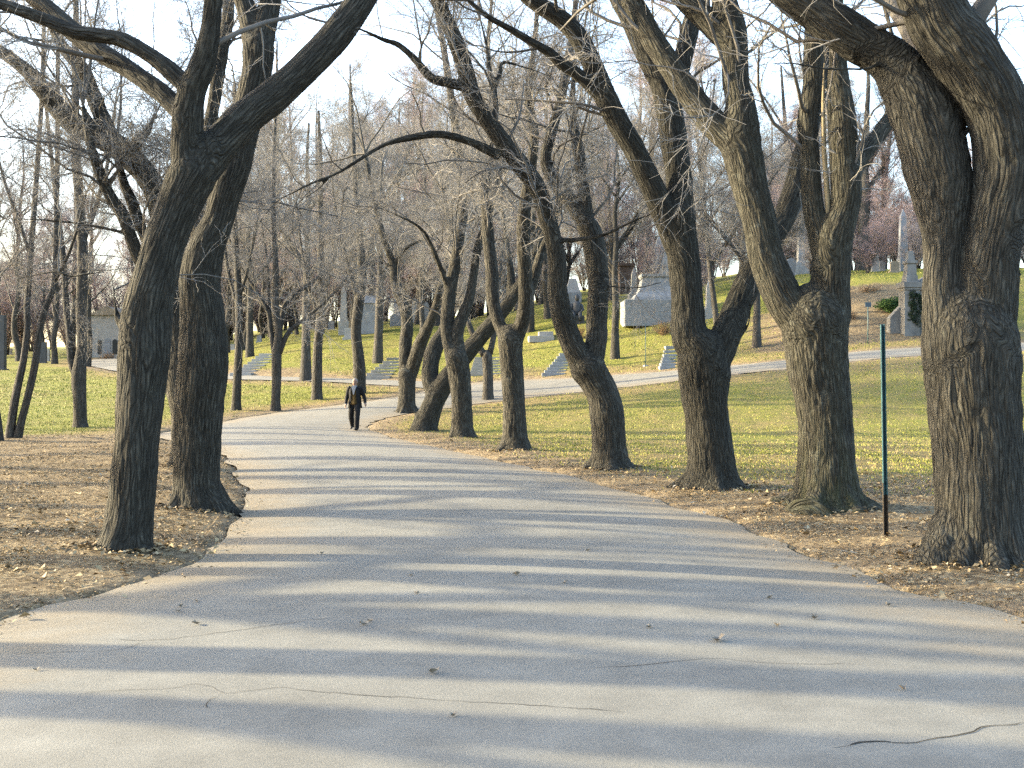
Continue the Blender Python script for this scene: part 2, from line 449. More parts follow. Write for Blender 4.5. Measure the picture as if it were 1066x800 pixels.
def batch_tubes(sets, sides):
    V = []; Q = []; n0 = 0
    for paths, radii in sets:
        N, K, _ = paths.shape
        if N == 0: continue
        t = norm(np.gradient(paths, axis=1))
        ref = np.where(np.abs(t[:, :1, 2:3]) > 0.8, np.array((1.0, 0, 0)), np.array((0, 0, 1.0)))
        ref = np.broadcast_to(ref, t.shape)
        e1 = norm(np.cross(t, ref)); e2 = np.cross(t, e1)
        th = np.linspace(0, 2 * np.pi, sides, endpoint=False)
        v = paths[:, :, None, :] + radii[:, :, None, None] * (e1[:, :, None, :] * np.cos(th)[None, None, :, None] + e2[:, :, None, :] * np.sin(th)[None, None, :, None])
        V.append(v.reshape(-1, 3))
        base = (np.arange(N) * K * sides)[:, None, None]
        i = np.arange(K - 1)[None, :, None]; j = np.arange(sides)[None, None]
        j2 = (j + 1) % sides
        q = np.stack(np.broadcast_arrays(base + i * sides + j, base + i * sides + j2, base + (i + 1) * sides + j2, base + (i + 1) * sides + j), -1).reshape(-1, 4)
        Q.append(q + n0); n0 += N * K * sides
    return np.vstack(V), np.vstack(Q)

def crown_mesh(name, thick, thin, mats):
    """thick: sets with 5 sides in branch material; thin: 3-sided twigs"""
    v1, q1 = batch_tubes(thick, 5); v2, q2 = batch_tubes(thin, 3)
    me = np_mesh(name, np.vstack([v1, v2]), np.vstack([q1, q2 + len(v1)]), None, mats[0])
    me.materials.append(mats[1])
    mi = np.concatenate([np.zeros(len(q1), np.int32), np.ones(len(q2), np.int32)])
    me.polygons.foreach_set('material_index', mi)
    return me

# ------------------------------------------------------------------ traced trees of the avenue
def resample(path, rad, k):
    L = np.concatenate([[0], np.cumsum(np.linalg.norm(np.diff(path, axis=0), axis=1))])
    t = np.linspace(0, L[-1], k)
    return np.stack([np.interp(t, L, path[:, i]) for i in range(3)], -1), np.interp(t, L, rad)

def traced_tree(base_px, limbs, label, seed, voxel=None, moss=False, far=False, slopes=None, group='bare maples lining the avenue',
                dens=1.0, sides=14, depth=None, bark_amp=1.0, flare=0.0, twig_r=1.0, name='maple_tree'):
    rng = np.random.default_rng(seed)
    if far: dens *= 0.95
    if depth is None:
        h = hit(*base_px)
    else:
        x = (base_px[0] - CX) / F * depth; h = np.array((x, depth, float(G(x, depth))))
    d0 = h[1]
    root = empty(name, h, label, 'tree', group)
    placed = []          # px, py, depth
    lines = []
    T = Tubes()
    for li, limb in enumerate(limbs):
        a = np.array(limb, float)
        if far and li == 0 and len(a) > 6: a[4:, 0] += np.cumsum(rng.normal(0, 1.5, len(a) - 4))
        if li == 0: dep = d0; sl = 0.0
        else:
            pp = np.array(placed); j = np.argmin((pp[:, 0] - a[0, 0]) ** 2 + (pp[:, 1] - a[0, 1]) ** 2); dep = pp[j, 2]
            sl = slopes[li] if slopes and li < len(slopes) and slopes[li] is not None else rng.uniform(-0.35, 0.35)
        s = np.concatenate([[0], np.cumsum(np.hypot(np.diff(a[:, 0]), np.diff(a[:, 1])))]) * d0 / F
        ds = dep + sl * s
        p = np.stack([(a[:, 0] - CX) / F * ds, ds, EYE + (HZ - a[:, 1]) / F * ds, a[:, 2] / 2 / F * ds], -1)
        if li == 0:
            foot = p[0].copy(); foot[2] = min(foot[2], h[2]) - 0.35; foot[3] *= 1.1
            p = np.vstack([foot, p])
        if li == 0 and len(limbs) > 1 and limb[-1][2] > 0:
            t_ = p[-1, :3] - p[-2, :3]; t_ /= np.linalg.norm(t_)
            p = np.vstack([p, np.append(p[-1, :3] + t_ * p[-1, 3] * 0.6, p[-1, 3] * 0.72), np.append(p[-1, :3] + t_ * p[-1, 3] * 1.0, p[-1, 3] * 0.3)])
        step = 0.12 if not far else 0.3
        c = catmull(p, step)
        path, rad = c[:, :3] - h, np.maximum(c[:, 3], 0.006)
        lines.append((path, rad, li))
        for (x, y, w), dd in zip(limb, ds): placed.append((x, y, dd))
        # denser samples for later joints
        for t in np.linspace(0, 1, 20):
            placed.append((np.interp(t * s[-1], s, a[:, 0]), np.interp(t * s[-1], s, a[:, 1]), np.interp(t * s[-1], s, ds)))
        sd = sides if rad.max() > 0.05 else 8
        T.add(path, rad, sd)
    if voxel:
        r0_ = limbs[0][1][2] / 2 / F * d0; ph_ = rng.uniform(0, 6.28); nr_ = int(rng.integers(5, 8))
        for k_ in range(nr_):
            a_ = ph_ + 6.283 * k_ / nr_ + rng.normal(0, 0.25); ln_ = rng.uniform(1.5, 2.5); c_, s_ = math.cos(a_), math.sin(a_)
            bend = rng.normal(0, 0.3)
            rp = np.array([(c_ * r0_ * 0.45, s_ * r0_ * 0.45, 0.62 * rng.uniform(0.7, 1.2), 0.24 * r0_), (c_ * r0_ * 0.85, s_ * r0_ * 0.85, 0.22, 0.22 * r0_), (c_ * r0_ * 1.25, s_ * r0_ * 1.25, 0.03, 0.17 * r0_),
                           (math.cos(a_ + bend * 0.5) * r0_ * ln_, math.sin(a_ + bend * 0.5) * r0_ * ln_, -0.04, 0.12 * r0_), (math.cos(a_ + bend) * r0_ * (ln_ + 0.6), math.sin(a_ + bend) * r0_ * (ln_ + 0.6), -0.16, 0.06 * r0_)])
            cr_ = catmull(rp, 0.08); lines.append((cr_[:, :3], np.maximum(cr_[:, 3], 0.012), 99)); T.add(cr_[:, :3], np.maximum(cr_[:, 3], 0.012), 8)
    mat = M['bark_moss'] if moss else (M['bark_far'] if far else M['bark'])
    me = T.mesh('trunk', mat)
    if voxel:
        tmp = bpy.data.objects.new('trunk_tmp', me); COL.objects.link(tmp)
        r = tmp.modifiers.new('r', 'REMESH'); r.mode = 'VOXEL'; r.voxel_size = voxel
        sm = tmp.modifiers.new('s', 'SMOOTH'); sm.factor = 0.5; sm.iterations = 22
        dg = bpy.context.evaluated_depsgraph_get()
        me2 = bpy.data.meshes.new_from_object(tmp.evaluated_get(dg))
        bpy.data.objects.remove(tmp); bpy.data.meshes.remove(me)
        me2.name = 'trunk'
        n = len(me2.vertices)
        co = np.zeros(n * 3, np.float32); me2.vertices.foreach_get('co', co); co = co.reshape(-1, 3).astype(float)
        no = np.zeros(n * 3, np.float32); me2.vertices.foreach_get('normal', no); no = no.reshape(-1, 3).astype(float)
        pts = []; fr = []
        off = 0
        for path, rad, li in lines:
            if li == 99: continue
            t, e1, e2 = frames(path)
            if li and path[:, 2].max() < 1.2: continue
            L = np.concatenate([[0], np.cumsum(np.linalg.norm(np.diff(path, axis=0), axis=1))])
            if li and pts:
                jn = int(np.argmin(((np.array(pts) - path[0]) ** 2).sum(1))); L = L + fr[jn][4]
            for i in range(len(path)):
                pts.append(path[i]); fr.append((path[i], t[i], e1[i], e2[i], L[i] if li else L[i] - 0.35, rad[i]))
        kd = kdtree.KDTree(len(pts))
        for i, p_ in enumerate(pts): kd.insert(p_, i)
        kd.balance()
        bk = np.zeros((n, 3)); rr = np.zeros(n)
        for i in range(n):
            best = None
            _, j, _ = kd.find(co[i])
            c0, t0_, a1, a2, L0, r0 = fr[j]
            q = co[i] - c0
            bk[i] = (q.dot(a1), q.dot(a2), L0 + q.dot(t0_)); rr[i] = r0
        ne = len(me2.edges); ed = np.zeros(ne * 2, np.int32); me2.edges.foreach_get('vertices', ed); ed = ed.reshape(-1, 2)
        deg = np.bincount(ed.ravel(), minlength=n)[:, None].astype(float)
        for _ in range(14):
            acc = np.zeros_like(bk); np.add.at(acc, ed[:, 0], bk[ed[:, 1]]); np.add.at(acc, ed[:, 1], bk[ed[:, 0]])
            bk = 0.35 * bk + 0.65 * acc / np.maximum(deg, 1)
        w = bk.copy()
        wob = np.stack([fbm(bk * np.array((4, 4, 1.6)), 2, 3), fbm(bk * np.array((4, 4, 1.6)), 2, 9)], -1) * 0.06
        w[:, :2] += wob
        n1 = fbm(w * np.array((17, 17, 1.5)), 3, seed)
        ridge = 1 - np.abs(n1) * 2.6
        n2 = vnoise(w * np.array((38, 38, 3.0)), seed + 5)
        lump = fbm(bk * np.array((2.6, 2.6, 1.5)), 3, seed + 2)
        amp = np.clip(rr / 0.3, 0.15, 1.0) * bark_amp
        disp = amp * (0.0125 * ridge + 0.008 * n2 + 0.035 * lump)
        disp += np.minimum(np.minimum(3.0 * voxel ** 2 / np.maximum(rr, 0.05), 0.03), 0.22 * rr)
        hgt = co[:, 2]
        ang = np.arctan2(bk[:, 1], bk[:, 0])
        fl = np.exp(-np.maximum(hgt, 0) / 0.22) * (0.35 + 0.9 * np.clip(np.sin(ang * 4 + seed) * 0.6 + np.sin(ang * 7 + seed * 2) * 0.5, 0, 1))
        fl = fl * np.clip((1.5 - np.hypot(bk[:, 0], bk[:, 1]) / np.maximum(rr, 0.05)) / 0.3, 0, 1)
        disp += fl * flare * np.clip(rr / 0.3, 0.3, 1.2)
        co = co + no * disp[:, None]
        me2.vertices.foreach_set('co', co.astype(np.float32).ravel())
        at = me2.attributes.new('bark', 'FLOAT_VECTOR', 'POINT'); at.data.foreach_set('vector', bk.astype(np.float32).ravel())
        me2.polygons.foreach_set('use_smooth', np.ones(len(me2.polygons), bool))
        me2.materials.clear(); me2.materials.append(mat)
        me2.update()
        me = me2
    link_mesh('trunk', me, root)
    # crown: branches, branchlets, twigs growing from the limbs
    thick = []; thin = []
    lv2 = []
    for path, rad, li in lines:
        L = np.linalg.norm(np.diff(path, axis=0), axis=1).sum()
        pa, ra = resample(path, rad, 10)
        t_lo = 0.25
        if li == 0: t_lo = 0.75
        m = max(1, int(L * 1.5 * dens * (1 - t_lo)))
        if (li == 0 and len(lines) > 1) or path[:, 2].max() < 1.2: continue
        lv2.append(spawn(rng, pa[None], ra[None], m, 8, lambda g, n, pl, tt: g.uniform(1.2, 3.6, n) * (0.5 if rad.max() < 0.04 else 1.0), (0.5, 1.25), 0.34, 0.010, 0.034, up=0.05, wig=0.32, t0=t_lo))
        # growth carrying on beyond the end of the limb
        if (li and rad[-1] > 0.02) or (li == 0 and len([q_ for q_ in lines if q_[2] != 99]) > 0 and 0.01 < rad[-1] < 0.13 and path[-1, 2] > 5):
            tip_dir = norm((path[-1] - path[-4])[None])
            k = 4
            dd = norm(np.repeat(tip_dir, k, 0) + rng.normal(size=(k, 3)) * 0.45)
            lv2.append(grow(rng, np.repeat(path[-1:], k, 0), dd, rng.uniform(2.0, 4.5, k), np.full(k, max(rad[-1] * 0.62, 0.016)), 8, 0.08, 0.22, 0.25))
    big = [(p_, r_) for p_, r_ in lv2]
    P2 = np.concatenate([p_ for p_, _ in big]); R2 = np.concatenate([r_ for _, r_ in big])
    thick.append((P2, R2))
    P3, R3 = spawn(rng, P2, R2, int(7 * dens + 1), 6, lambda g, n, pl, tt: pl * g.uniform(0.22, 0.5, n) * (1.15 - 0.5 * tt), (0.45, 1.15), 0.55, 0.0045 * twig_r, 0.014, up=0.0, wig=0.38)
    thin.append((P3, R3))
    P4, R4 = spawn(rng, P3, R3, int(5 * dens + 1), 5, lambda g, n, pl, tt: g.uniform(0.18, 0.55, n), (0.4, 1.2), 0.6, 0.0026 * twig_r, 0.0048 * twig_r, up=-0.02, wig=0.42, tip=0.6)
    thin.append((P4, R4))
    if dens >= 1.3:
        P5, R5 = spawn(rng, P4, R4, 2, 4, lambda g, n, pl, tt: g.uniform(0.12, 0.35, n), (0.5, 1.1), 0.8, 0.0022 * twig_r, 0.004 * twig_r, up=0.0, wig=0.35, tip=0.7)
        thin.append((P5, R5))
    link_mesh('crown', crown_mesh('crown', thick, thin, (M['branch'], M['twig'])), root)
    return root, h

# ------------------------------------------------------------------ roads
def W(x, y): return np.array((x, y, 0.0))
ROAD = [
    (W(-5.0, -14), W(5.0, -14)), (W(-4.7, -4), W(4.8, -4)), (W(-4.4, 4), W(4.5, 4)), (hit(0, 655), hit(1066, 650)), (hit(110, 620), hit(950, 622)),
    (hit(185, 595), hit(885, 596)), (hit(228, 567), hit(825, 572)), (hit(252, 540), hit(760, 546)),
    (hit(256, 520), hit(690, 525)), (hit(245, 495), hit(600, 499)), (hit(228, 473), hit(500, 477)),
    (hit(195, 462), hit(430, 461.5)), (hit(165, 456.5), hit(394, 452)), (hit(172, 451), hit(383, 446.5)),
    (hit(230, 440.5), hit(386, 441)), (hit(290, 430), hit(402, 436)), (hit(361, 421), hit(430, 431)),
    (hit(410, 414.5), hit(464, 426)), (hit(443, 408), hit(500, 421)), (hit(490, 399.5), hit(530, 417)),
    (hit(530, 396.5), hit(565, 413)), (hit(600, 394), hit(630, 406)), (hit(650, 390), hit(698, 398)),
    (hit(720, 385), hit(770, 390)), (hit(816, 376), hit(830, 384)), (hit(890, 367), hit(900, 375.5)),
    (hit(960, 362), hit(965, 371)), (hit(1066, 357), hit(1066, 366)), (hit(1230, 350), hit(1230, 359))]
PATH = [
    (hit(480, 399.6), hit(450, 405.5)), (hit(430, 397.5), hit(415, 402.5)), (hit(385, 396), hit(378, 400.5)), (hit(340, 394), hit(340, 398)),
    (hit(280, 392.5), hit(280, 396.5)), (hit(230, 389), hit(215, 394.5)), (hit(165, 381), hit(150, 391)),
    (hit(128, 373), hit(108, 384.5)), (hit(131, 370.5), hit(92, 379.5)), (hit(170, 368), hit(105, 374)), (hit(215, 366), hit(170, 371))]

def strip(pairs, step, nx):
    l = catmull(np.array([np.concatenate([a[:2], b[:2]]) for a, b in pairs]), 1e9) if False else None
    A = np.array([np.concatenate([a[:2], b[:2]]) for a, b in pairs])
    out = []
    ext = np.vstack([2 * A[0] - A[1], A, 2 * A[-1] - A[-2]])
    for i in range(len(A) - 1):
        p0, p1, p2, p3 = ext[i:i + 4]
        seg = max(np.linalg.norm((p2 - p1)[:2]), np.linalg.norm((p2 - p1)[2:]))
        k = max(2, int(math.ceil(seg / step)))
        t = np.linspace(0, 1, k, endpoint=False)[:, None]
        h = 0.5 * (2 * p1 + (p2 - p0) * t + (2 * p0 - 5 * p1 + 4 * p2 - p3) * t ** 2 + (3 * p1 - p0 - 3 * p2 + p3) * t ** 3)
        out.append(h)
    out.append(A[-1:])
    E = np.vstack(out)                                # rows: lx ly rx ry
    return E

RS = strip(ROAD, 0.3, 16); PS = strip(PATH, 0.5, 6)
# uneven margins where litter has crept over the asphalt
_s = np.arange(len(RS)) * 0.3
for c, sgn in ((0, 1), (2, -1)):
    dirv = norm(RS[:, 2:4] - RS[:, 0:2]) * sgn
    wob = 0.22 * fbm(np.stack([_s * 0.9, _s * 0 + c, _s * 0], -1), 4, 21)
    RS[:, c:c + 2] += dirv * wob[:, None]

def strip_mesh(E, nx, lift, crown, name, mat):
    t = np.linspace(0, 1, nx)
    xy = E[:, None, 0:2] * (1 - t)[None, :, None] + E[:, None, 2:4] * t[None, :, None]
    K = len(E)
    z = G(xy[..., 0], xy[..., 1]) + lift + crown * (1 - (2 * t - 1) ** 2)[None]
    edge = np.abs(2 * t - 1)[None].repeat(K, 0)
    v = np.concatenate([xy, z[..., None]], -1).reshape(-1, 3)
    i = np.arange(K - 1)[:, None]; j = np.arange(nx - 1)[None]
    q = np.stack(np.broadcast_arrays(i * nx + j, i * nx + j + 1, (i + 1) * nx + j + 1, (i + 1) * nx + j), -1).reshape(-1, 4)
    # make faces look up
    a, b, c = v[q[0, 0]], v[q[0, 1]], v[q[0, 2]]
    if np.cross(b - a, c - a)[2] < 0: q = q[:, ::-1]
    return v, q, edge.ravel()

def road_z(x, y):
    """height of the asphalt at a point of the avenue (nearest row of the strip)"""
    c = 0.5 * (RS[:, 0:2] + RS[:, 2:4])
    i = np.argmin((c[:, 0] - x) ** 2 + (c[:, 1] - y) ** 2)
    l, r = RS[i, 0:2], RS[i, 2:4]
    t = np.clip(np.dot(np.array((x, y)) - l, r - l) / np.dot(r - l, r - l), 0, 1)
    return float(G(x, y)) + 0.02 + 0.07 * (1 - (2 * t - 1) ** 2)

v, q, e = strip_mesh(RS, 17, 0.02, 0.07, 'avenue', M['asphalt'])
# cracks: thin dark ribbons a few millimetres above the asphalt
CR = [[(872, 801), (905, 794), (940, 789), (985, 782), (1030, 774), (1075, 768)],
      [(70, 740), (120, 735), (170, 731), (205, 730), (222, 733), (238, 737), (290, 735), (330, 737), (400, 741), (470, 746), (560, 752), (650, 758)],
      [(232, 737), (222, 744), (216, 752), (218, 757)],
      [(110, 675), (150, 677), (200, 673), (250, 667), (300, 660), (352, 654)],
      [(0, 690), (60, 690), (110, 687), (145, 682), (160, 678)],
      [(600, 712), (660, 708), (740, 701), (800, 704), (900, 706)]]
cv = []; cq = []; nb = len(v)
for ci, line in enumerate(CR):
    pts = np.array([hit(*p)[:2] for p in line])
    c = catmull(np.hstack([pts, np.zeros((len(pts), 1))]), 0.05)[:, :2]
    c = c + 0.035 * np.stack([fbm(np.stack([np.arange(len(c)) * 0.45, np.full(len(c), ci * 7.3), np.full(len(c), k * 3.1)], -1), 4, 5) for k in (0, 1)], -1)
    tn = norm(np.gradient(c, axis=0)); nn = np.stack([-tn[:, 1], tn[:, 0]], -1)
    wd = (0.0065 if ci == 0 else 0.0026) * (0.45 + 0.9 * np.abs(fbm(np.stack([np.arange(len(c)) * 0.11, np.full(len(c), ci * 3.0), np.zeros(len(c))], -1), 3, 8)) * 2)
    wd[:3] *= 0.3; wd[-3:] *= 0.3
    zz = np.array([road_z(*p) for p in c]) + 0.003
    for s in (-1, 1):
        pass
    L = np.hstack([c + nn * wd[:, None], zz[:, None]]); R = np.hstack([c - nn * wd[:, None], zz[:, None]])
    k = len(c); b0 = nb + sum(len(x) for x in cv)
    cv.append(np.vstack([L, R]))
    i = np.arange(k - 1)
    cq.append(np.stack([b0 + k + i, b0 + k + i + 1, b0 + i + 1, b0 + i], -1))
ncr = sum(len(x) for x in cq)
me = np_mesh('road', np.vstack([v] + cv), np.vstack([q] + cq), None, M['asphalt'], True, {'edge': np.concatenate([e, np.zeros(sum(len(x) for x in cv))])})
me.materials.append(M['crack'])
me.polygons.foreach_set('material_index', np.concatenate([np.zeros(len(q), np.int32), np.ones(ncr, np.int32)]))
tag(link_mesh('road', me), kind='structure')
v, q, e = strip_mesh(PS, 7, 0.03, 0.02, 'path', M['asphalt'])
tag(link_mesh('path', np_mesh('path', v, q, None, M['asphalt'], True, {'edge': e * 0.6})), kind='structure')

# signed distance to the asphalt (negative inside)
def in_poly(x, y, poly):
    r = np.zeros(x.shape, bool); n = len(poly)
    x1, y1 = poly[:, 0], poly[:, 1]; x2, y2 = np.roll(x1, -1), np.roll(y1, -1)
    for a, b, c, d in zip(x1, y1, x2, y2):
        if b == d: continue
        m = (b > y) != (d > y)
        r ^= m & (x < (c - a) * (y - b) / (d - b) + a)
    return r
RPOLY = np.vstack([RS[::2, 0:2], RS[::-2, 2:4]]); PPOLY = np.vstack([PS[:, 0:2], PS[::-1, 2:4]])
def road_dist(x, y):
    x = np.asarray(x, float).ravel(); y = np.asarray(y, float).ravel()
    d = np.full(x.shape, 99.0)
    edges = np.vstack([RS[::2, 0:2], RS[::2, 2:4], PS[:, 0:2], PS[:, 2:4]])
    near = np.where((y > -20) & (y < 130))[0]
    for i in range(0, len(near), 4000):
        s = near[i:i + 4000]
        dd = (x[s, None] - edges[None, :, 0]) ** 2 + (y[s, None] - edges[None, :, 1]) ** 2
        d[s] = np.sqrt(dd.min(1))
    ins = in_poly(x, y, RPOLY) | in_poly(x, y, PPOLY)
    return np.where(ins, -d, d)

def lawn_mask(x, y, rd):
    """1 where grass grows, 0 where leaf litter and bare soil lie"""
    u = CX + F * x / np.maximum(y, 8)
    left = np.clip((y - 34.5) / 4.0, 0, 1) * np.clip((rd - 0.3) / 1.6, 0, 1)
    right = np.clip((y - 17.5) / 6.5, 0, 1) * np.clip((rd - 0.4) / 2.4, 0, 1)
    right = np.maximum(right, np.clip((y - 36) / 4, 0, 1) * np.clip((rd - 0.1) / 1.0, 0, 1))
    m = np.where(x < -3.2 - 0.02 * y, left, right)
    # bare steep banks on the hill
    bank = np.exp(-((u - 890) / 120) ** 2) * np.clip((y - 56) / 3, 0, 1) * np.clip((72 - y) / 3, 0, 1)
    bank2 = np.exp(-((u - 300) / 45) ** 2) * np.exp(-((y - 72) / 4) ** 2) + 0.8 * np.exp(-((u - 545) / 30) ** 2) * np.exp(-((y - 64) / 4) ** 2)
    return np.clip(m - bank * 1.15 - bank2 * 0.7, 0, 1)

# ------------------------------------------------------------------ ground sheet
def axis(parts):
    o = []
    for a, b, s in parts: o.append(np.arange(a, b, s))
    return np.concatenate(o + [[parts[-1][1]]])
gx = axis([(-700, -120, 40), (-120, -40, 2.5), (-40, -14, 0.8), (-14, 12, 0.22), (12, 40, 0.8), (40, 120, 2.5), (120, 700, 40)])
gy = axis([(-120, -20, 10), (-20, 2, 1.5), (2, 26, 0.22), (26, 60, 0.5), (60, 110, 0.9), (110, 260, 3), (260, 1200, 40)])
XX, YY = np.meshgrid(gx, gy, indexing='ij')
ZZ = G(XX, YY)
rd = road_dist(XX, YY).reshape(XX.shape)
bump = fbm(np.stack([XX.ravel() * 0.9, YY.ravel() * 0.9, np.zeros(XX.size)], -1), 4, 2).reshape(XX.shape)
bump2 = fbm(np.stack([XX.ravel() * 3.5, YY.ravel() * 3.5, np.zeros(XX.size)], -1), 3, 4).reshape(XX.shape)
m = np.clip(rd / 1.4, 0, 1)
ZZ = ZZ + m * (0.05 + 0.07 * bump + 0.03 * bump2) + np.clip(rd / 0.4, 0, 1) * 0.03
for px_, py_, hh, ww in ((130, 582, .10, .8), (208, 536, .16, 1.0), (192, 491, .08, .7), (1020, 592, .14, 1.1), (861, 536, .20, 1.1), (740, 514, .12, .9), (635, 492, .10, .8), (536, 473, .10, .8), (482, 459, .12, .8), (441, 451, .08, .8)):
    b_ = hit(px_, py_); ZZ = ZZ + 0.45 * hh * np.exp(-((XX - b_[0]) ** 2 + (YY - b_[1]) ** 2) / ww ** 2) * np.clip(rd / 0.8, 0, 1)
ZZ = ZZ - np.clip(-rd / 0.5, 0, 1) * 0.25
lawn = lawn_mask(XX.ravel(), YY.ravel(), rd.ravel())
UU = CX + F * XX / np.maximum(YY, 8)
dry = (np.clip((34 - YY) / 10, 0, 1) * (XX > 0) + 0.22 * (XX > -3.2 - 0.02 * YY) * (YY < 62) + np.clip(1.6 - rd / 2.2, 0, 1) * 0.8).ravel()
nx_, ny_ = XX.shape
i = np.arange(nx_ - 1)[:, None]; j = np.arange(ny_ - 1)[None]
q = np.stack(np.broadcast_arrays(i * ny_ + j, (i + 1) * ny_ + j, (i + 1) * ny_ + j + 1, i * ny_ + j + 1), -1).reshape(-1, 4)
me = np_mesh('ground', np.stack([XX, YY, ZZ], -1).reshape(-1, 3), q, None, M['ground'], True, {'lawn': lawn, 'dry': dry, 'rim': np.exp(-np.maximum(rd.ravel(), 0) / 0.4)})
tag(link_mesh('ground', me), kind='structure')
def ground_z(x, y):
    """height of the modelled sheet, by bilinear look-up"""
    x = np.asarray(x, float); y = np.asarray(y, float)
    ii = np.clip(np.searchsorted(gx, x) - 1, 0, nx_ - 2); jj = np.clip(np.searchsorted(gy, y) - 1, 0, ny_ - 2)
    tx = (x - gx[ii]) / (gx[ii + 1] - gx[ii]); ty = (y - gy[jj]) / (gy[jj + 1] - gy[jj])
    return (ZZ[ii, jj] * (1 - tx) * (1 - ty) + ZZ[ii + 1, jj] * tx * (1 - ty) + ZZ[ii, jj + 1] * (1 - tx) * ty + ZZ[ii + 1, jj + 1] * tx * ty)

# ------------------------------------------------------------------ fallen leaves and grass (uncountable ground cover)
def leaf_mesh(name, xy, z, size, rng, mat, lift=0.01, tilt=0.55, ratio=None):
    n = len(xy)
    rt = rng.uniform(0.14, 0.62, n) if ratio is None else ratio
    th = rng.uniform(0, 2 * np.pi, n)
    ax = np.stack([np.cos(th), np.sin(th), rng.normal(0, tilt * 0.5, n)], -1); ax = norm(ax)
    sd = np.stack([-np.sin(th), np.cos(th), rng.normal(0, tilt, n)], -1); sd = norm(sd)
    up = np.cross(ax, sd)
    c = np.stack([xy[:, 0], xy[:, 1], z + lift + rng.uniform(0, 0.02, n)], -1)
    w = (size * rt)[:, None]; l = size[:, None]
    fold = rng.uniform(0.1, 0.6, n)[:, None] * w
    a = c - ax * l * 0.5; b = c + ax * l * 0.5 + up * fold * 0.5
    p1 = c + sd * w * 0.5 + up * fold + ax * l * 0.08; p2 = c - sd * w * 0.5 + up * fold - ax * l * 0.05
    v = np.stack([a, p1, b, p2], 1).reshape(-1, 3)
    k = np.arange(n)[:, None] * 4
    t = np.concatenate([k + np.array([[0, 2, 1]]), k + np.array([[0, 3, 2]])], 0)
    tint = np.repeat(np.clip(rng.beta(2.2, 2.2, n), 0, 1), 4)
    return np_mesh(name, v, None, t, mat, False, {'tint': tint})

rng = np.random.default_rng(3)
def scatter_px(n, ulo, uhi, dlo, dhi, rng, power=1.0):
    d = dlo * (dhi / dlo) ** rng.uniform(0, 1, n) if power == 1 else dlo + (dhi - dlo) * rng.uniform(0, 1, n) ** power
    u = rng.uniform(ulo, uhi, n)
    return (u - CX) / F * d, d
x1, y1 = scatter_px(330000, -120, 1190, 7.0, 45, rng)
rd1 = road_dist(x1, y1)
lw = lawn_mask(x1, y1, rd1)
den = fbm(np.stack([x1 * 1.1, y1 * 1.1, np.zeros(len(x1))], -1), 4, 6)
keep = (rd1 > -0.42 * (rng.uniform(0, 1, len(x1)) ** 3) ) & (rng.uniform(0, 1, len(x1)) < np.clip((0.66 + den * 1.25) * (1 - 0.86 * lw), 0.02, 1) * np.where(rd1 < 0.5, 0.75, 1))
# a drift of leaves along the margins
x1, y1, rd1 = x1[keep], y1[keep], rd1[keep]
sz = (0.018 + 0.05 * rng.beta(1.3, 2.6, len(x1))) * np.clip(0.8 + y1 / 60, 0.8, 1.3)
ratio = rng.uniform(0.14, 0.62, len(x1))
big_ = rng.uniform(0, 1, len(x1)) < 0.022
sz = np.where(big_, rng.uniform(0.06, 0.10, len(x1)), sz); ratio = np.where(big_, rng.uniform(0.55, 0.9, len(x1)), ratio)
stick = (rng.uniform(0, 1, len(x1)) < 0.004) & (rd1 > 0.05)
sz = np.where(stick, rng.uniform(0.18, 0.55, len(x1)), sz); ratio = np.where(stick, 0.035, ratio)
# drifts gathered round the feet of the near trees
bx, by = [], []
for px_, py_, rr_ in ((130, 582, .30), (208, 536, .45), (192, 491, .3), (1020, 592, .55), (861, 536, .62), (740, 514, .5), (635, 492, .42), (536, 473, .4)):
    b_ = hit(px_, py_); a_ = rng.uniform(0, 6.283, 420); q_ = rr_ * (0.75 + rng.gamma(1.4, 0.32, 420))
    bx.append(b_[0] + np.cos(a_) * q_); by.append(b_[1] + np.sin(a_) * q_)
bx = np.concatenate(bx); by = np.concatenate(by); ok_ = road_dist(bx, by) > -0.1
bx, by = bx[ok_], by[ok_]
x1 = np.concatenate([x1, bx]); y1 = np.concatenate([y1, by]); rd1 = np.concatenate([rd1, np.full(len(bx), 1.0)])
sz = np.concatenate([sz, rng.uniform(0.03, 0.10, len(bx))]); ratio = np.concatenate([ratio, rng.uniform(0.3, 0.8, len(bx))])
zz = np.where(rd1 < 0, G(x1, y1) + 0.035, ground_z(x1, y1))
o = link_mesh('leaf_litter', leaf_mesh('leaf_litter', np.stack([x1, y1], -1), zz, sz, rng, M['leaf'], 0.006, 0.55, ratio))
tag(o, 'brown dry leaf litter covering the road verges', 'fallen leaves', kind='stuff')

def grass_mesh(name, x, y, z, h, rng, mat):
    n = len(x); th = rng.uniform(0, 2 * np.pi, n)
    w = h * rng.uniform(0.25, 0.5, n)
    dx, dy = np.cos(th) * w, np.sin(th) * w
    lean = rng.normal(0, 0.35, (n, 2)) * h[:, None]
    a = np.stack([x - dx, y - dy, z - 0.01], -1); b = np.stack([x + dx, y + dy, z - 0.01], -1)
    c = np.stack([x + lean[:, 0], y + lean[:, 1], z + h], -1)
    v = np.stack([a, b, c], 1).reshape(-1, 3)
    t = np.arange(n * 3).reshape(-1, 3)
    return v, t
x2, y2 = scatter_px(330000, -80, 1150, 14, 88, rng)
rd2 = road_dist(x2, y2); lw2 = lawn_mask(x2, y2, rd2)
pn = fbm(np.stack([x2 * 0.8, y2 * 0.8, np.zeros(len(x2))], -1), 4, 13)
keep = (rd2 > 0.15) & (rng.uniform(0, 1, len(x2)) < np.clip(lw2 * (0.62 + pn), 0, 1))
x2, y2, pn = x2[keep], y2[keep], pn[keep]
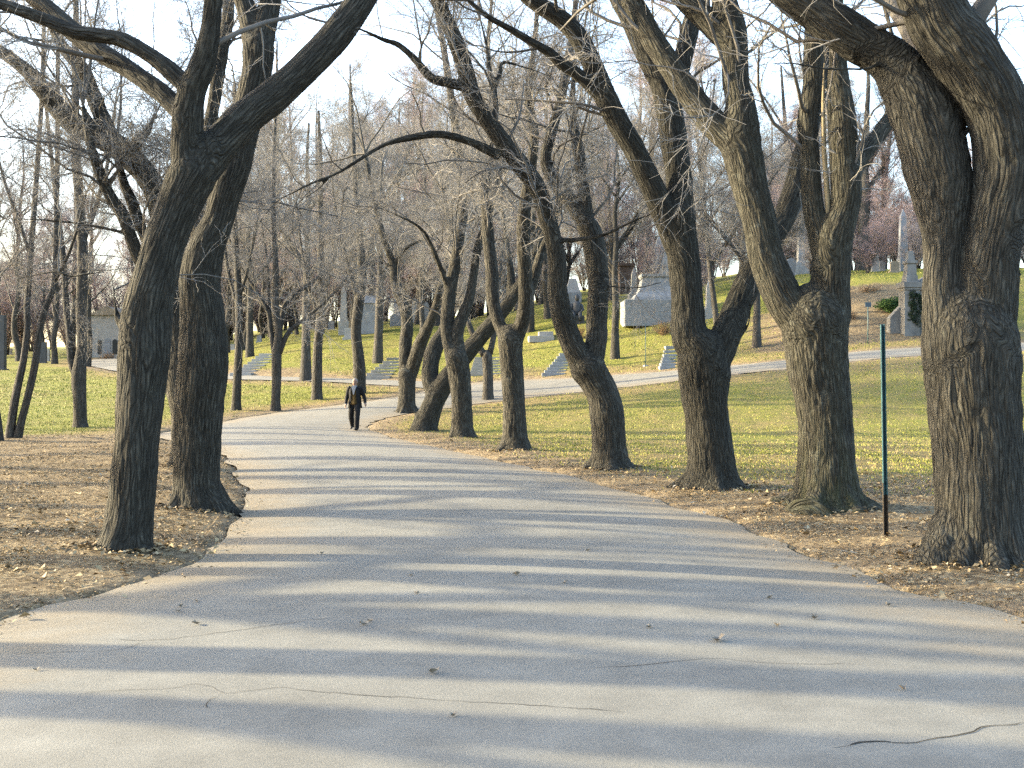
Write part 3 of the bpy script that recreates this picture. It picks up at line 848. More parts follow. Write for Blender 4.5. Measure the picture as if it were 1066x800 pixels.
v, t = grass_mesh('grass', x2, y2, ground_z(x2, y2), rng.uniform(0.025, 0.065, len(x2)) * np.clip(y2 / 45, 0.8, 1.5), rng, None)
dryb = np.clip((34 - y2) / 10, 0, 1) * (x2 > 0)
tint = np.clip(rng.normal(0.50, 0.2, len(x2)) - pn * 0.45 + dryb * 0.2 + 0.06 * (x2 > -3.2 - 0.02 * y2) * (y2 < 55), 0, 1)
me = np_mesh('grass', v, None, t, M['grass'], False, {'tint': np.repeat(tint, 3)})
tag(link_mesh('grass', me), 'short yellow green spring grass on the lawns', 'grass', kind='stuff')
del XX, YY, UU
# ------------------------------------------------------------------ the avenue trees
TT = traced_tree
# nearest tree on the left, leaning over the road
TT((130, 582), [
    [(129, 582, 60), (134, 550, 47), (140, 490, 45), (147, 407, 48), (150, 370, 51), (152, 330, 49), (161, 292, 45), (171, 255, 43), (180, 230, 42), (190, 205, 45), (203, 178, 48)],
    [(203, 180, 46), (228, 152, 38), (257, 122, 34), (290, 96, 33), (322, 66, 31), (349, 38, 30), (376, 0, 29), (398, -40, 27), (425, -90, 24), (450, -150, 20), (470, -220, 14)],
    [(198, 180, 36), (195, 155, 33), (196, 120, 30), (200, 95, 26), (210, 70, 25), (218, 38, 20), (222, 0, 17), (228, -60, 14), (232, -130, 10)],
    [(194, 124, 17), (184, 113, 18), (172, 100, 18), (160, 91, 18), (130, 70, 18), (105, 55, 19), (75, 32, 19), (50, 10, 18), (32, -5, 17), (0, -40, 14), (-40, -90, 10)],
    [(197, 92, 17), (176, 73, 17), (155, 57, 15), (130, 43, 14), (110, 38, 13), (80, 34, 13), (45, 20, 12), (0, 4, 11), (-40, -8, 9)],
    [(140, 352, 9), (124, 335, 8), (120, 318, 4), (118, 300, 3), (112, 258, 2)],
    [(110, 283, 3), (92, 285, 4), (72, 288, 4), (60, 283, 4), (40, 286, 3), (15, 292, 2.5), (0, 300, 2)]],
   'nearest left tree with furrowed bark leaning right over the road', 3, voxel=0.02, flare=0.07, slopes=[0, 0.25, -0.2, 0.5, 0.1, 0.2, 0.3])
# second tree on the left
TT((208, 536), [
    [(208, 537, 60), (205, 510, 48), (204, 490, 46), (208, 421, 50), (212, 380, 51), (211, 330, 44), (208, 288, 42), (216, 255, 36), (227, 230, 30), (234, 205, 32), (243, 175, 32), (254, 135, 30), (262, 100, 29), (267, 75, 30), (269, 50, 32)],
    [(269, 55, 28), (277, 20, 23), (282, 0, 20), (288, -50, 17), (290, -110, 13), (296, -170, 9)],
    [(267, 55, 26), (260, 22, 21), (252, -5, 18), (240, -60, 14), (230, -120, 9)]],
   'dark upright tree standing just behind the nearest left tree', 5, voxel=0.022, flare=0.14)
TT((192, 491), [
    [(196, 492, 34), (195, 440, 32), (190, 395, 34), (186, 350, 21), (180, 300, 19), (172, 250, 20), (163, 205, 22), (150, 180, 23), (125, 155, 24), (100, 140, 25), (75, 127, 22), (50, 100, 18), (32, 78, 14), (10, 60, 11), (-20, 40, 8)],
    [(190, 398, 20), (200, 340, 18), (206, 260, 16), (211, 190, 14), (216, 145, 13), (223, 105, 12), (230, 60, 12), (237, 20, 11), (238, -20, 10), (242, -80, 7)],
    [(183, 322, 12), (163, 297, 12), (145, 270, 12), (128, 225, 11), (115, 205, 10), (104, 180, 10), (94, 150, 8), (86, 110, 5)],
    [(167, 275, 10), (150, 245, 10), (138, 212, 10), (128, 188, 8), (122, 160, 6)],
    [(118, 150, 16), (106, 122, 16), (96, 97, 15), (86, 72, 13), (70, 55, 11), (55, 30, 8), (40, -10, 6)],
    [(128, 242, 4), (100, 236, 4), (75, 232, 3.5), (40, 229, 3), (5, 228, 2)],
    [(134, 158, 6), (145, 145, 6), (153, 137, 5), (160, 120, 3), (165, 105, 2)]],
   'slim tree mostly hidden between the two big left trees, its limb reaching left', 9, voxel=0.03, dens=2.2)
# right-hand row, nearest first
TT((1020, 592), [
    [(1020, 600, 112), (1020, 580, 98), (1020, 565, 90), (1019, 510, 86), (1016, 455, 87), (1011, 400, 93), (1011, 370, 96), (1010, 345, 95)],
    [(985, 345, 46), (982, 300, 40), (982, 275, 37), (983, 237, 44), (981, 200, 58), (976, 175, 64), (970, 150, 66), (960, 112, 66), (945, 85, 55), (926, 62, 45), (900, 46, 42), (875, 30, 42), (850, 12, 38), (825, -5, 35), (790, -30, 30), (740, -70, 24), (680, -130, 16)],
    [(1024, 345, 66), (1027, 300, 62), (1029, 275, 60), (1036, 237, 57), (1044, 200, 58), (1046, 160, 60), (1038, 115, 62), (1022, 82, 63), (1000, 50, 63), (980, 25, 60), (966, -2, 56), (945, -50, 48), (930, -120, 40), (910, -190, 26)],
    [(972, 150, 50), (984, 110, 48), (988, 70, 44)],
    [(1000, 530, 48), (985, 568, 44), (968, 590, 34), (952, 606, 22)],
    [(1040, 545, 44), (1052, 575, 42), (1068, 598, 30)],
    [(1036, 253, 6), (1052, 254, 3.5), (1068, 254, 3), (1100, 258, 2)],
    [(940, 42, 7), (925, 60, 6), (905, 71, 5), (890, 72, 4), (860, 72, 4), (820, 66, 3), (780, 70, 3), (740, 85, 2.5), (705, 87, 2)]],
   'biggest tree at the right edge with shaggy bark and two thick limbs', 13, voxel=0.02, flare=0.11, slopes=[0, 0.05, -0.1, 0.1, -0.25, -0.3, -0.3, -0.4], bark_amp=1.25)
r2, h2 = TT((861, 536), [
    [(862, 538, 90), (861, 520, 68), (861, 498, 61), (860, 464, 56), (857, 414, 56), (852, 385, 60), (849, 350, 66), (848, 330, 68)],
    [(834, 335, 42), (815, 310, 38), (800, 275, 36), (792, 237, 34), (782, 200, 35), (775, 165, 40), (770, 140, 40), (771, 110, 29), (766, 85, 27), (765, 62, 26), (764, 40, 28), (760, 20, 26), (754, 0, 24), (748, -50, 20), (735, -110, 14)],
    [(865, 335, 40), (864, 300, 38), (865, 275, 38), (868, 250, 40), (878, 220, 30), (881, 200, 30), (880, 165, 28), (879, 140, 27), (877, 110, 21), (873, 75, 17), (872, 40, 15), (870, -10, 13), (874, -70, 9)],
    [(857, 268, 22), (848, 225, 21), (845, 200, 20), (843, 160, 19), (841, 125, 21), (846, 90, 19), (847, 50, 19), (848, 10, 17), (850, -50, 14), (846, -120, 9)],
    [(768, 152, 28), (752, 138, 28), (735, 120, 27), (710, 87, 25), (685, 50, 23), (665, 15, 21), (652, -10, 19), (630, -50, 15), (600, -100, 11)],
    [(762, 48, 20), (748, 36, 21), (735, 20, 23), (718, 6, 20), (700, -12, 18), (670, -40, 13)],
    [(885, 185, 18), (896, 165, 17), (910, 147, 15), (922, 130, 14), (940, 105, 12), (960, 70, 10), (985, 20, 7)]],
   'mossy-footed tree left of the green post with a split trunk and pale splinters', 17, voxel=0.022, moss=True, flare=0.24, slopes=[0, 0.1, -0.1, 0.05, 0.25, 0.3, 0.5])
TT((740, 514), [
    [(741, 515, 66), (741, 495, 50), (740, 481, 47), (737, 447, 44), (734, 414, 46), (733, 385, 52), (726, 360, 46), (718, 350, 38), (716, 312, 33), (712, 275, 32), (709, 250, 34), (705, 225, 37)],
    [(708, 270, 22), (698, 240, 25), (684, 206, 24), (672, 180, 23), (660, 155, 22), (645, 130, 22), (632, 105, 22), (620, 75, 20), (607, 47, 19), (592, 27, 18), (572, 12, 17), (556, 2, 16), (530, -20, 13), (490, -60, 9)],
    [(708, 225, 28), (707, 190, 26), (702, 150, 27), (696, 112, 25), (688, 87, 23), (676, 62, 22), (662, 35, 18), (652, 15, 17), (643, 0, 15), (620, -50, 12), (600, -110, 8)],
    [(744, 378, 30), (752, 358, 32), (762, 335, 30), (772, 310, 28), (785, 280, 26), (800, 252, 25), (815, 228, 23), (826, 200, 22), (835, 165, 20), (845, 130, 16), (855, 90, 12), (862, 40, 8)],
    [(700, 112, 18), (708, 75, 18), (715, 45, 18), (722, 15, 17), (735, -20, 15), (745, -70, 10)],
    [(633, 110, 12), (612, 87, 12), (598, 75, 11), (585, 67, 10), (572, 55, 9), (555, 45, 8), (530, 30, 7), (507, 17, 6), (487, 0, 5)],
    [(768, 350, 4), (778, 342, 3), (783, 312, 3), (788, 300, 2)]],
   'tree with a knot hole and a wide fork, third from the right edge', 21, voxel=0.025, flare=0.17, slopes=[0, -0.1, 0.15, 0.35, 0.3, -0.2, -0.5])
TT((635, 492), [
    [(636, 494, 50), (635, 482, 38), (634, 464, 34), (632, 430, 35), (628, 412, 33), (619, 395, 33), (611, 383, 36)],
    [(606, 378, 26), (593, 352, 23), (584, 325, 22), (580, 300, 20), (580, 275, 18), (576, 250, 17), (569, 225, 17), (560, 197, 18), (542, 172, 19), (525, 150, 18), (507, 125, 17), (492, 100, 17), (485, 75, 16), (475, 45, 15), (462, 15, 14), (454, -5, 13), (440, -60, 10), (425, -120, 6)],
    [(616, 383, 24), (621, 355, 22), (621, 335, 21), (623, 300, 22), (621, 275, 22), (617, 250, 23), (611, 235, 21), (600, 218, 16), (588, 203, 15), (575, 185, 13), (568, 165, 11), (575, 135, 10), (582, 110, 9), (592, 62, 8), (598, 15, 6), (604, -40, 4)],
    [(612, 235, 15), (609, 210, 13), (606, 185, 12), (602, 155, 11), (598, 135, 9), (596, 100, 6), (600, 50, 4)],
    [(520, 163, 9), (505, 155, 9), (487, 147, 8), (457, 140, 7.5), (425, 144, 6.5), (400, 151, 5), (373, 167, 4.5), (352, 180, 4), (320, 193, 3.5), (305, 201, 3), (288, 210, 2.5), (271, 231, 2), (258, 250, 1.5)],
    [(345, 183, 3), (330, 198, 2.2), (310, 212, 2), (293, 233, 1.6), (278, 250, 1.3)],
    [(484, 90, 10), (465, 86, 9), (450, 82, 8), (440, 72, 8), (432, 62, 7), (415, 47, 6), (400, 42, 5), (385, 35, 4), (368, 28, 3)],
    [(516, 124, 6), (515, 95, 5.5), (509, 70, 5), (507, 50, 4), (500, 20, 3)],
    [(515, 92, 5), (521, 75, 5), (523, 65, 4), (545, 70, 3), (575, 80, 2)],
    [(582, 250, 5), (600, 250, 5), (630, 244, 4.5), (660, 230, 3.5), (684, 221, 3)],
    [(616, 300, 3), (622, 297, 3), (660, 300, 2.5), (690, 294, 2)]],
   'crooked forked tree in the middle of the right row with a hollow in its trunk', 27, voxel=0.028, flare=0.10, dens=1.5, slopes=[0, -0.15, 0.2, 0.1, -0.35, -0.1, -0.3, 0.3, 0.3, -0.4, -0.4])
TT((536, 473), [
    [(536, 474, 38), (537, 464, 28), (536, 450, 24), (535, 420, 23), (533, 390, 23), (532, 365, 24), (531, 350, 24)],
    [(526, 352, 13), (517, 330, 12), (513, 310, 12), (512, 284, 12), (509, 256, 11), (507, 228, 10), (505, 195, 9), (510, 150, 7), (512, 100, 6), (508, 50, 5), (512, 0, 4)],
    [(538, 352, 15), (546, 325, 14), (547, 294, 13), (545, 256, 13), (546, 219, 12), (552, 180, 10), (556, 140, 9), (550, 100, 8), (556, 50, 6), (560, 0, 5)],
    [(546, 318, 9), (556, 290, 9), (563, 265, 8), (575, 235, 6), (590, 190, 5), (610, 150, 3)]],
   'straight pale tree forking low, just left of the crooked tree', 31, voxel=0.035, flare=0.10, dens=1.6)
TT((482, 459), [
    [(482, 461, 32), (481, 450, 23), (481, 430, 21), (480, 410, 21), (478, 390, 22), (475, 372, 22)],
    [(470, 372, 12), (465, 345, 12), (466, 325, 13), (469, 300, 12), (474, 275, 11), (478, 250, 10), (482, 215, 9), (478, 170, 8), (474, 130, 8), (468, 90, 7), (460, 40, 6), (452, 0, 4)],
    [(479, 374, 14), (476, 354, 12), (477, 342, 12), (483, 326, 11), (489, 310, 9), (494, 280, 8), (498, 255, 7.5), (508, 225, 7), (520, 180, 6), (530, 130, 5), (535, 80, 3)],
    [(468, 305, 6), (455, 270, 5), (440, 240, 4), (415, 225, 3), (390, 215, 2)]],
   'stout tree with a limb curling round at its fork, right of the leaning tree', 37, voxel=0.04, flare=0.10, dens=1.6)
TT((441, 451), [
    [(440, 453, 28), (443, 443, 24), (449, 425, 22), (456, 410, 21), (465, 396, 20), (477, 379, 18), (490, 363, 17), (502, 349, 16), (515, 334, 15), (528, 318, 13), (540, 300, 11), (552, 275, 8), (570, 235, 5)],
    [(453, 416, 16), (448, 395, 17), (449, 375, 17), (455, 358, 15), (463, 342, 12), (468, 320, 10), (472, 290, 8), (470, 250, 6), (462, 200, 4)],
    [(530, 316, 8), (532, 290, 7), (528, 255, 5), (522, 210, 3)]],
   'dark tree leaning strongly to the right at the bend of the road', 41, voxel=0.04, flare=0.06, dens=1.6)
TT((424, 430), [
    [(423, 432, 21), (423, 422, 18), (424, 405, 17), (424, 388, 18)],
    [(421, 388, 11), (422, 358, 12), (424, 335, 11.5), (419, 316, 10), (411, 294, 9), (409, 275, 7), (400, 250, 6), (390, 210, 5), (380, 160, 4)],
    [(428, 390, 13), (436, 362, 13), (445, 342, 10), (453, 322, 8), (458, 300, 6), (465, 270, 5), (470, 230, 4), (472, 180, 3)],
    [(411, 276, 5), (420, 262, 4), (430, 254, 3.5), (450, 246, 3), (470, 236, 2)]],
   'grey tree dividing into a V beside the bend, nearest the walking man on the right', 43, voxel=0.045, flare=0.06, dens=1.6, far=False)
TT((508, 417), [
    [(508, 418.5, 15), (508, 410, 12), (508, 390, 11), (507, 370, 11)],
    [(504, 370, 8), (497, 358, 7), (489, 340, 6), (484, 320, 5), (480, 280, 4), (476, 230, 3)],
    [(510, 368, 7), (514, 350, 6), (516, 330, 5), (520, 290, 4), (526, 240, 3)]],
   'small forked tree where the two roads meet, seen between the stout trees', 47, dens=1.6, far=True, sides=10)
LR = 'bare trees along the far left side of the road'
TT((246, 429), [
    [(246, 430, 13), (246, 420, 9.8), (247, 395, 8.8), (249, 350, 8), (249, 300, 7), (247, 250, 6), (245, 200, 5), (243, 140, 4), (244, 90, 2.5)],
    [(249, 310, 4), (258, 280, 3.5), (266, 240, 3), (275, 190, 2)],
    [(248, 320, 4), (238, 285, 3.5), (232, 240, 3), (225, 190, 2)]],
   'straight grey tree on the lawn just right of the dark left tree', 51, dens=1.7, far=True, group=LR, sides=10)
TT((287, 429), [
    [(287, 430, 13), (287, 420, 9.8), (288, 394, 9.8), (288, 370, 10.5), (290, 345, 8), (288, 320, 7), (287, 280, 6), (286, 230, 5), (288, 160, 3.5), (290, 100, 2)],
    [(286, 370, 6), (282, 345, 5), (279, 325, 4.5), (268, 305, 3.5), (258, 290, 3), (248, 272, 2.5), (235, 240, 1.6)],
    [(291, 368, 6), (298, 350, 5), (307, 340, 4.5), (325, 326, 3.5), (345, 308, 2.6), (362, 288, 1.8)],
    [(289, 354, 6), (294, 330, 5.5), (298, 315, 5), (315, 301, 4.4), (335, 285, 3), (352, 262, 2)],
    [(283, 350, 4), (280, 310, 3), (278, 270, 2.4), (270, 220, 1.6)]],
   'young vase-shaped tree with many stems fanning out above a short trunk', 53, dens=1.7, far=True, group=LR, sides=10)
TT((330, 418), [
    [(330, 419, 15), (330, 410, 11.5), (330, 394, 11), (331, 360, 9.5), (333, 330, 9), (333, 290, 8), (330, 240, 6), (328, 180, 5), (326, 120, 3)],
    [(333, 315, 5), (343, 285, 4), (352, 250, 3), (358, 200, 2)], [(332, 330, 4), (322, 300, 3.4), (314, 260, 2.6), (308, 210, 2)]],
   'straight tree on the lawn second to the left of the walking man', 57, dens=1.7, far=True, group=LR, sides=10)
TT((374, 411), [
    [(374, 413, 16), (374, 402, 14), (374, 385, 13.5), (373, 370, 12), (372, 345, 11), (372, 320, 11), (373, 290, 10), (371, 250, 8), (368, 200, 6), (366, 140, 4), (364, 90, 2.5)],
    [(373, 300, 6), (384, 265, 5), (393, 225, 4), (398, 170, 2.5)], [(372, 310, 5), (362, 275, 4), (352, 235, 3), (345, 180, 2)]],
   'straight tree directly behind the walking man', 59, dens=1.7, far=True, group=LR, sides=10)
LL = 'dark trees standing on the left lawn'
TT((84, 447), [
    [(84, 448.5, 20), (83.5, 440, 14.5), (83, 415, 13.5), (82, 393, 15), (86, 360, 10.5), (87, 320, 11), (87, 270, 11), (86, 220, 10), (84, 150, 9), (83, 60, 7), (82, -20, 5), (80, -80, 3)],
    [(80, 394, 8), (74, 375, 7.5), (72, 345, 7), (69, 320, 6.5), (66, 270, 6), (60, 220, 5), (52, 150, 4), (45, 80, 3)],
    [(87, 250, 6), (100, 215, 5), (112, 170, 4), (120, 110, 3)]],
   'upright dark tree with a low fork in the middle of the left lawn', 61, dens=1.7, far=True, group=LL, sides=12, voxel=None)
TT((13, 458), [
    [(10, 460, 11), (12, 440, 9), (16, 414, 8.5), (21.5, 389, 7.5), (24, 372, 7), (24, 339, 6.5), (26, 320, 6.5), (29, 280, 6), (30, 240, 5.5), (33, 180, 5), (36, 100, 4.5), (38, 20, 4)],
    [(30, 262, 4), (18, 225, 3.4), (5, 190, 3), (-8, 140, 2)]],
   'thin dark stem leaning slightly, left one of the pair on the left lawn', 63, dens=1.5, far=True, group=LL, sides=10)
TT((19, 458), [
    [(18, 460, 10), (22, 440, 8), (28, 417, 7.5), (36, 382, 7.5), (43, 344, 6.5), (49, 320, 6.2), (55, 300, 5.8), (60, 260, 5.4), (62, 200, 5), (64, 130, 4.5), (64, 40, 4)],
    [(56, 295, 4), (70, 268, 3.4), (80, 240, 2.6), (90, 200, 2)]],
   'thin dark stem leaning right, right one of the pair on the left lawn', 65, dens=1.5, far=True, group=LL, sides=10)
TT((-6, 462), [
    [(0, 464, 9), (-2, 440, 7.5), (-8, 400, 7), (-16, 340, 6), (-22, 260, 5.5), (-20, 180, 5), (-12, 100, 4), (0, 30, 3)]],
   'thin dark tree cut off by the left edge of the view', 67, dens=1.5, far=True, group=LL, sides=10)
HT = 'bare trees on the hill among the graves'
def hill_tree(px, py, w, top, label, seed, lean=0.0, depth=None):
    g_ = np.random.default_rng(seed)
    pts = []
    for i, t in enumerate(np.linspace(0, 1, 9)):
        y = py + 1 + (top - py) * t
        pts.append((px + lean * (py - y) + g_.normal(0, 1.0) * t, y, w * (1.25 if i == 0 else 1.0 - 0.78 * t)))
    limbs = [pts]
    for k in range(7):
        t = g_.uniform(0.3, 0.75); y0 = py + (top - py) * t; x0 = px + lean * (py - y0); sg = (-1) ** k
        h_ = (py - top) * g_.uniform(0.22, 0.4); r_ = w * (1 - 0.78 * t) * 0.6
        limbs.append([(x0, y0, r_), (x0 + sg * h_ * 0.3, y0 - h_ * 0.45, r_ * 0.8), (x0 + sg * h_ * g_.uniform(0.4, 0.8), y0 - h_, r_ * 0.4)])
    return TT((px, py), limbs, label, seed, dens=2.0, far=True, group=HT, sides=9, twig_r=1.5, depth=depth)
hill_tree(318, 396.5, 11, 130, 'thick dark tree at the foot of the hill beside the bank', 71, 0.01)
hill_tree(393, 379, 10, 130, 'dark tree on the hillside next to the blue grey tomb', 73, 0.03)
hill_tree(260, 373, 8, 140, 'grey tree high on the slope above the pale left steps', 75)
hill_tree(640.5, 375, 9, 130, 'slender tree on the slope left of the big pale pedestal', 77)
hill_tree(788, 364, 9, 150, 'short grey trunk on the slope between the forked trees', 79, 0.0)
hill_tree(748, 352, 7, 120, 'thin pale tree on the slope behind the wide fork', 81, -0.12)
hill_tree(897, 283, 13, 60, 'thick tree on the hilltop beside the white grave', 83, 0.05)
hill_tree(821, 284, 10, 70, 'hilltop tree behind the tilted grey headstone', 85, -0.02)
hill_tree(455, 340, 8, 120, 'hilltop tree behind the V-shaped tree', 87, 0.03)
hill_tree(420, 336, 7, 110, 'thin hilltop tree near the pale blue monument', 89, -0.03)
hill_tree(552, 347, 8, 110, 'grey tree on the slope near the flat white slabs', 91, 0.02)

# the split trunk: bare splinters and a knot, parts of that tree
def hyp_tube(pts, d, parent, base, name, mat, sides=6):
    a = np.array(pts, float); T = Tubes()
    p = np.stack([(a[:, 0] - CX) / F * d, np.full(len(a), d), EYE + (HZ - a[:, 1]) / F * d, a[:, 2] / 2 / F * d], -1)
    c = catmull(p, 0.1); T.add(c[:, :3] - base, np.maximum(c[:, 3], 0.003), sides)
    return link_mesh(name, T.mesh(name, mat), parent)
for pts in ([(863, 245, 5), (861, 200, 6), (858, 160, 5), (857, 110, 4), (858, 66, 1)], [(866, 240, 4), (867, 195, 5), (865, 150, 5), (863, 100, 4), (863, 70, 1)], [(861, 232, 4), (868, 205, 4), (872, 175, 3), (874, 168, 1)]):
    hyp_tube(pts, h2[1] - 0.17, r2, h2, 'splinter', M['splinter'])

# ------------------------------------------------------------------ background wood: a few kinds, copied as separate trees
def wood_tree(seed, H, spread, trunk_r, lean=0.0, dens=1.0):
    rng = np.random.default_rng(seed)
    k = 14
    z = np.linspace(-0.4, H, k)
    x = np.cumsum(rng.normal(0, 0.10, k)) + lean * z; y = np.cumsum(rng.normal(0, 0.10, k))
    x -= x[0]; y -= y[0]
    path = np.stack([x, y, z], -1); rad = trunk_r * np.linspace(1, 0.12, k) ** 0.8; rad[0] *= 1.35
    T = Tubes(); c = catmull(np.hstack([path, rad[:, None]]), 0.5); T.add(c[:, :3], np.maximum(c[:, 3], 0.01), 9)
    P1, R1 = spawn(rng, path[None], rad[None], int(20 * dens), 10, lambda g, n, pl, tt: H * spread * g.uniform(0.65, 1.1, n) * (1.15 - 0.75 * tt), (0.45, 1.0), 0.5, 0.02, 0.09, up=0.10, wig=0.22, t0=0.22, t1=0.97, tip=0.2)
    for i in range(len(P1)):
        if R1[i, 0] > 0.045: T.add(P1[i], R1[i], 6)
    P2, R2 = spawn(rng, P1, R1, 10, 7, lambda g, n, pl, tt: pl * g.uniform(0.25, 0.5, n) * (1.2 - 0.6 * tt), (0.4, 1.0), 0.5, 0.012, 0.036, up=0.06, wig=0.3)
    P3, R3 = spawn(rng, P2, R2, 8, 5, lambda g, n, pl, tt: pl * g.uniform(0.3, 0.6, n), (0.4, 1.1), 0.6, 0.0065, 0.013, up=0.03, wig=0.35)
    P4, R4 = spawn(rng, P3, R3, 3, 4, lambda g, n, pl, tt: g.uniform(0.3, 0.8, n), (0.35, 1.1), 0.7, 0.0050, 0.008, up=0.04, wig=0.35, tip=0.6)
    cm = crown_mesh('crown', [(P1, R1), (P2, R2)], [(P3, R3), (P4, R4)], (M['bark_wood'], M['twig_far']))
    return T.mesh('trunk', M['bark_far']), cm
M['bark_wood'] = twig_material('grey far branches', [(0.0, (0.15, 0.13, 0.11)), (1.0, (0.19, 0.165, 0.14))])
def thicket(seed, H, spread):
    rng = np.random.default_rng(seed)
    T = Tubes(); PS_, RS_ = [], []
    for s_ in range(5):
        k = 9; z = np.linspace(-0.3, H * rng.uniform(0.7, 1), k); a = rng.uniform(0, 6.28)
        path = np.stack([np.cos(a) * spread * (np.maximum(z, 0) / H) ** 1.2 + np.cumsum(rng.normal(0, 0.08, k)), np.sin(a) * spread * (np.maximum(z, 0) / H) ** 1.2 + np.cumsum(rng.normal(0, 0.08, k)), z], -1)
        rad = 0.10 * np.linspace(1, 0.15, k); T.add(path, rad, 7); PS_.append(path); RS_.append(rad)
    P0, R0 = np.array(PS_), np.array(RS_)
    P1, R1 = spawn(rng, P0, R0, 14, 7, lambda g, n, pl, tt: H * g.uniform(0.2, 0.38, n), (0.4, 1.1), 0.5, 0.015, 0.04, up=0.08, wig=0.28, t0=0.06)
    P2, R2 = spawn(rng, P1, R1, 10, 5, lambda g, n, pl, tt: pl * g.uniform(0.3, 0.55, n), (0.4, 1.1), 0.6, 0.009, 0.02, up=0.05, wig=0.3)
    P3, R3 = spawn(rng, P2, R2, 8, 4, lambda g, n, pl, tt: g.uniform(0.35, 0.9, n), (0.4, 1.1), 0.7, 0.006, 0.010, up=0.05, wig=0.35, tip=0.6)
    return T.mesh('trunk', M['bark_far']), crown_mesh('crown', [(P1, R1), (P2, R2)], [(P3, R3)], (M['bark_wood'], M['twig_far']))
def shade_tree(seed):
    rng = np.random.default_rng(seed); T = Tubes()
    k = 8; path = np.stack([np.cumsum(rng.normal(0, 0.07, k)), np.cumsum(rng.normal(0, 0.07, k)), np.linspace(-0.4, 4.2, k)], -1); rad = np.linspace(0.36, 0.27, k); T.add(path, rad, 12)
    n = 5; d = norm(np.stack([rng.normal(0, 0.35, n), rng.normal(0, 0.35, n), np.ones(n)], -1))
    P1, R1 = grow(rng, np.repeat(path[-2:-1], n, 0), d, rng.uniform(6, 9, n), rng.uniform(0.13, 0.22, n), 10, 0.02, 0.14, 0.2)
    for i in range(n): T.add(P1[i], R1[i], 9)
    P2, R2 = spawn(rng, P1, R1, 5, 8, lambda g, m_, pl, tt: g.uniform(1.5, 4, m_), (0.4, 1.0), 0.45, 0.02, 0.07, up=0.05, wig=0.25)
    P3, R3 = spawn(rng, P2, R2, 4, 5, lambda g, m_, pl, tt: g.uniform(0.5, 1.4, m_), (0.4, 1.1), 0.5, 0.006, 0.014, up=0.03, wig=0.3)
    return T.mesh('trunk', M['bark_far']), crown_mesh('crown', [(P2, R2)], [(P3, R3)], (M['branch'], M['twig']))
KINDS = [wood_tree(201, 17, 0.36, 0.27), wood_tree(202, 20, 0.30, 0.30), wood_tree(203, 15, 0.42, 0.24, 0.04), wood_tree(204, 19, 0.33, 0.26, -0.03), wood_tree(205, 13, 0.42, 0.18), thicket(211, 9, 2.2), thicket(212, 7, 2.6)]
SHADE = [shade_tree(301), shade_tree(302), shade_tree(303)]
def wood(u, d, kind, sc, rot, label, group):
    x = (u - CX) / F * d
    root = empty('woodland_tree', (x, d, float(G(x, d))), label, 'tree', group)
    root.rotation_euler = (0, 0, rot); root.scale = (sc, sc, sc)
    tm, cm = KINDS[kind]
    link_mesh('trunk', tm, root); link_mesh('crown', cm, root)
    return root
rw = np.random.default_rng(77)
def belt(n, ulo, uhi, dlo, dhi, label, group, smin=0.8, smax=1.15, kinds=(0, 1, 2, 3, 4)):
    us = (np.arange(n) + rw.uniform(0.15, 0.85, n)) / n * (uhi - ulo) + ulo
    for u in us:
        for _ in range(20):
            d = rw.uniform(dlo, dhi)
            x = (u - CX) / F * d
            if float(road_dist([x], [d])[0]) > 1.5: break
        wood(u, d, int(rw.choice(kinds)), rw.uniform(smin, smax), rw.uniform(0, 6.28), label, group)
belt(9, -60, 250, 92, 110, 'bare grey tree at the far edge of the left lawn', 'wood behind the left lawn', 0.9, 1.25)
belt(13, -90, 300, 112, 150, 'bare tree deep in the wood beyond the left lawn', 'deep wood on the left', 1.0, 1.4)
belt(8, 215, 480, 82, 97, 'bare tree on the grassy hilltop behind the steps', 'wood on the middle hill', 0.75, 1.05)
belt(12, 200, 560, 98, 125, 'pinkish bare tree behind the hilltop graves', 'wood behind the hilltop graves', 0.9, 1.25)
belt(9, 200, 620, 128, 165, 'bare tree far back in the middle of the wood', 'far middle wood', 1.1, 1.5)
belt(7, 500, 800, 84, 98, 'bare tree behind the big pale pedestal', 'wood behind the pedestal', 0.7, 1.0)
belt(12, 540, 900, 100, 130, 'bare tree in the wood above the right lawn', 'wood above the right lawn', 0.8, 1.15)
belt(6, 800, 1120, 84, 100, 'bare tree on top of the right hill behind the obelisk', 'wood on the right hill', 0.6, 0.9, (0, 2, 4))
belt(9, 780, 1150, 104, 140, 'bare tree far behind the right hilltop graves', 'far wood on the right hill', 0.8, 1.1)
belt(24, -120, 330, 116, 170, 'grey leafless thicket tree at the back of the left wood', 'thicket behind the left wood', 1.1, 1.7, (5, 6))
belt(46, 200, 900, 106, 165, 'grey leafless thicket tree behind the hilltop graves', 'thicket behind the hill', 0.9, 1.5, (5, 6))
belt(30, 790, 1160, 84, 140, 'grey leafless thicket tree far behind the right hill', 'thicket behind the right hill', 0.8, 1.2, (5, 6))
belt(18, 230, 760, 102, 140, 'tall pinkish bare tree closing the view over the road', 'tall trees closing the view', 1.3, 1.65)
for u_, d_, s_, lb in ((903, 77, 0.52, 'low many-stemmed bare tree in front of the white graves on the right hill'), (932, 80, 0.6, 'many-stemmed bare tree veiling the tall grey obelisk'), (952, 75.5, 0.42, 'small many-stemmed bare tree just above the stone vault'), (680, 84, 0.55, 'many-stemmed bare tree behind the big pale pedestal'), (728, 80, 0.5, 'many-stemmed bare tree right of the big pale pedestal'), (845, 82, 0.55, 'many-stemmed bare tree beside the pale obelisk behind the split tree')):
    wood(u_, d_, 5 + int(u_) % 2, s_, u_, lb, 'low bare trees among the graves')
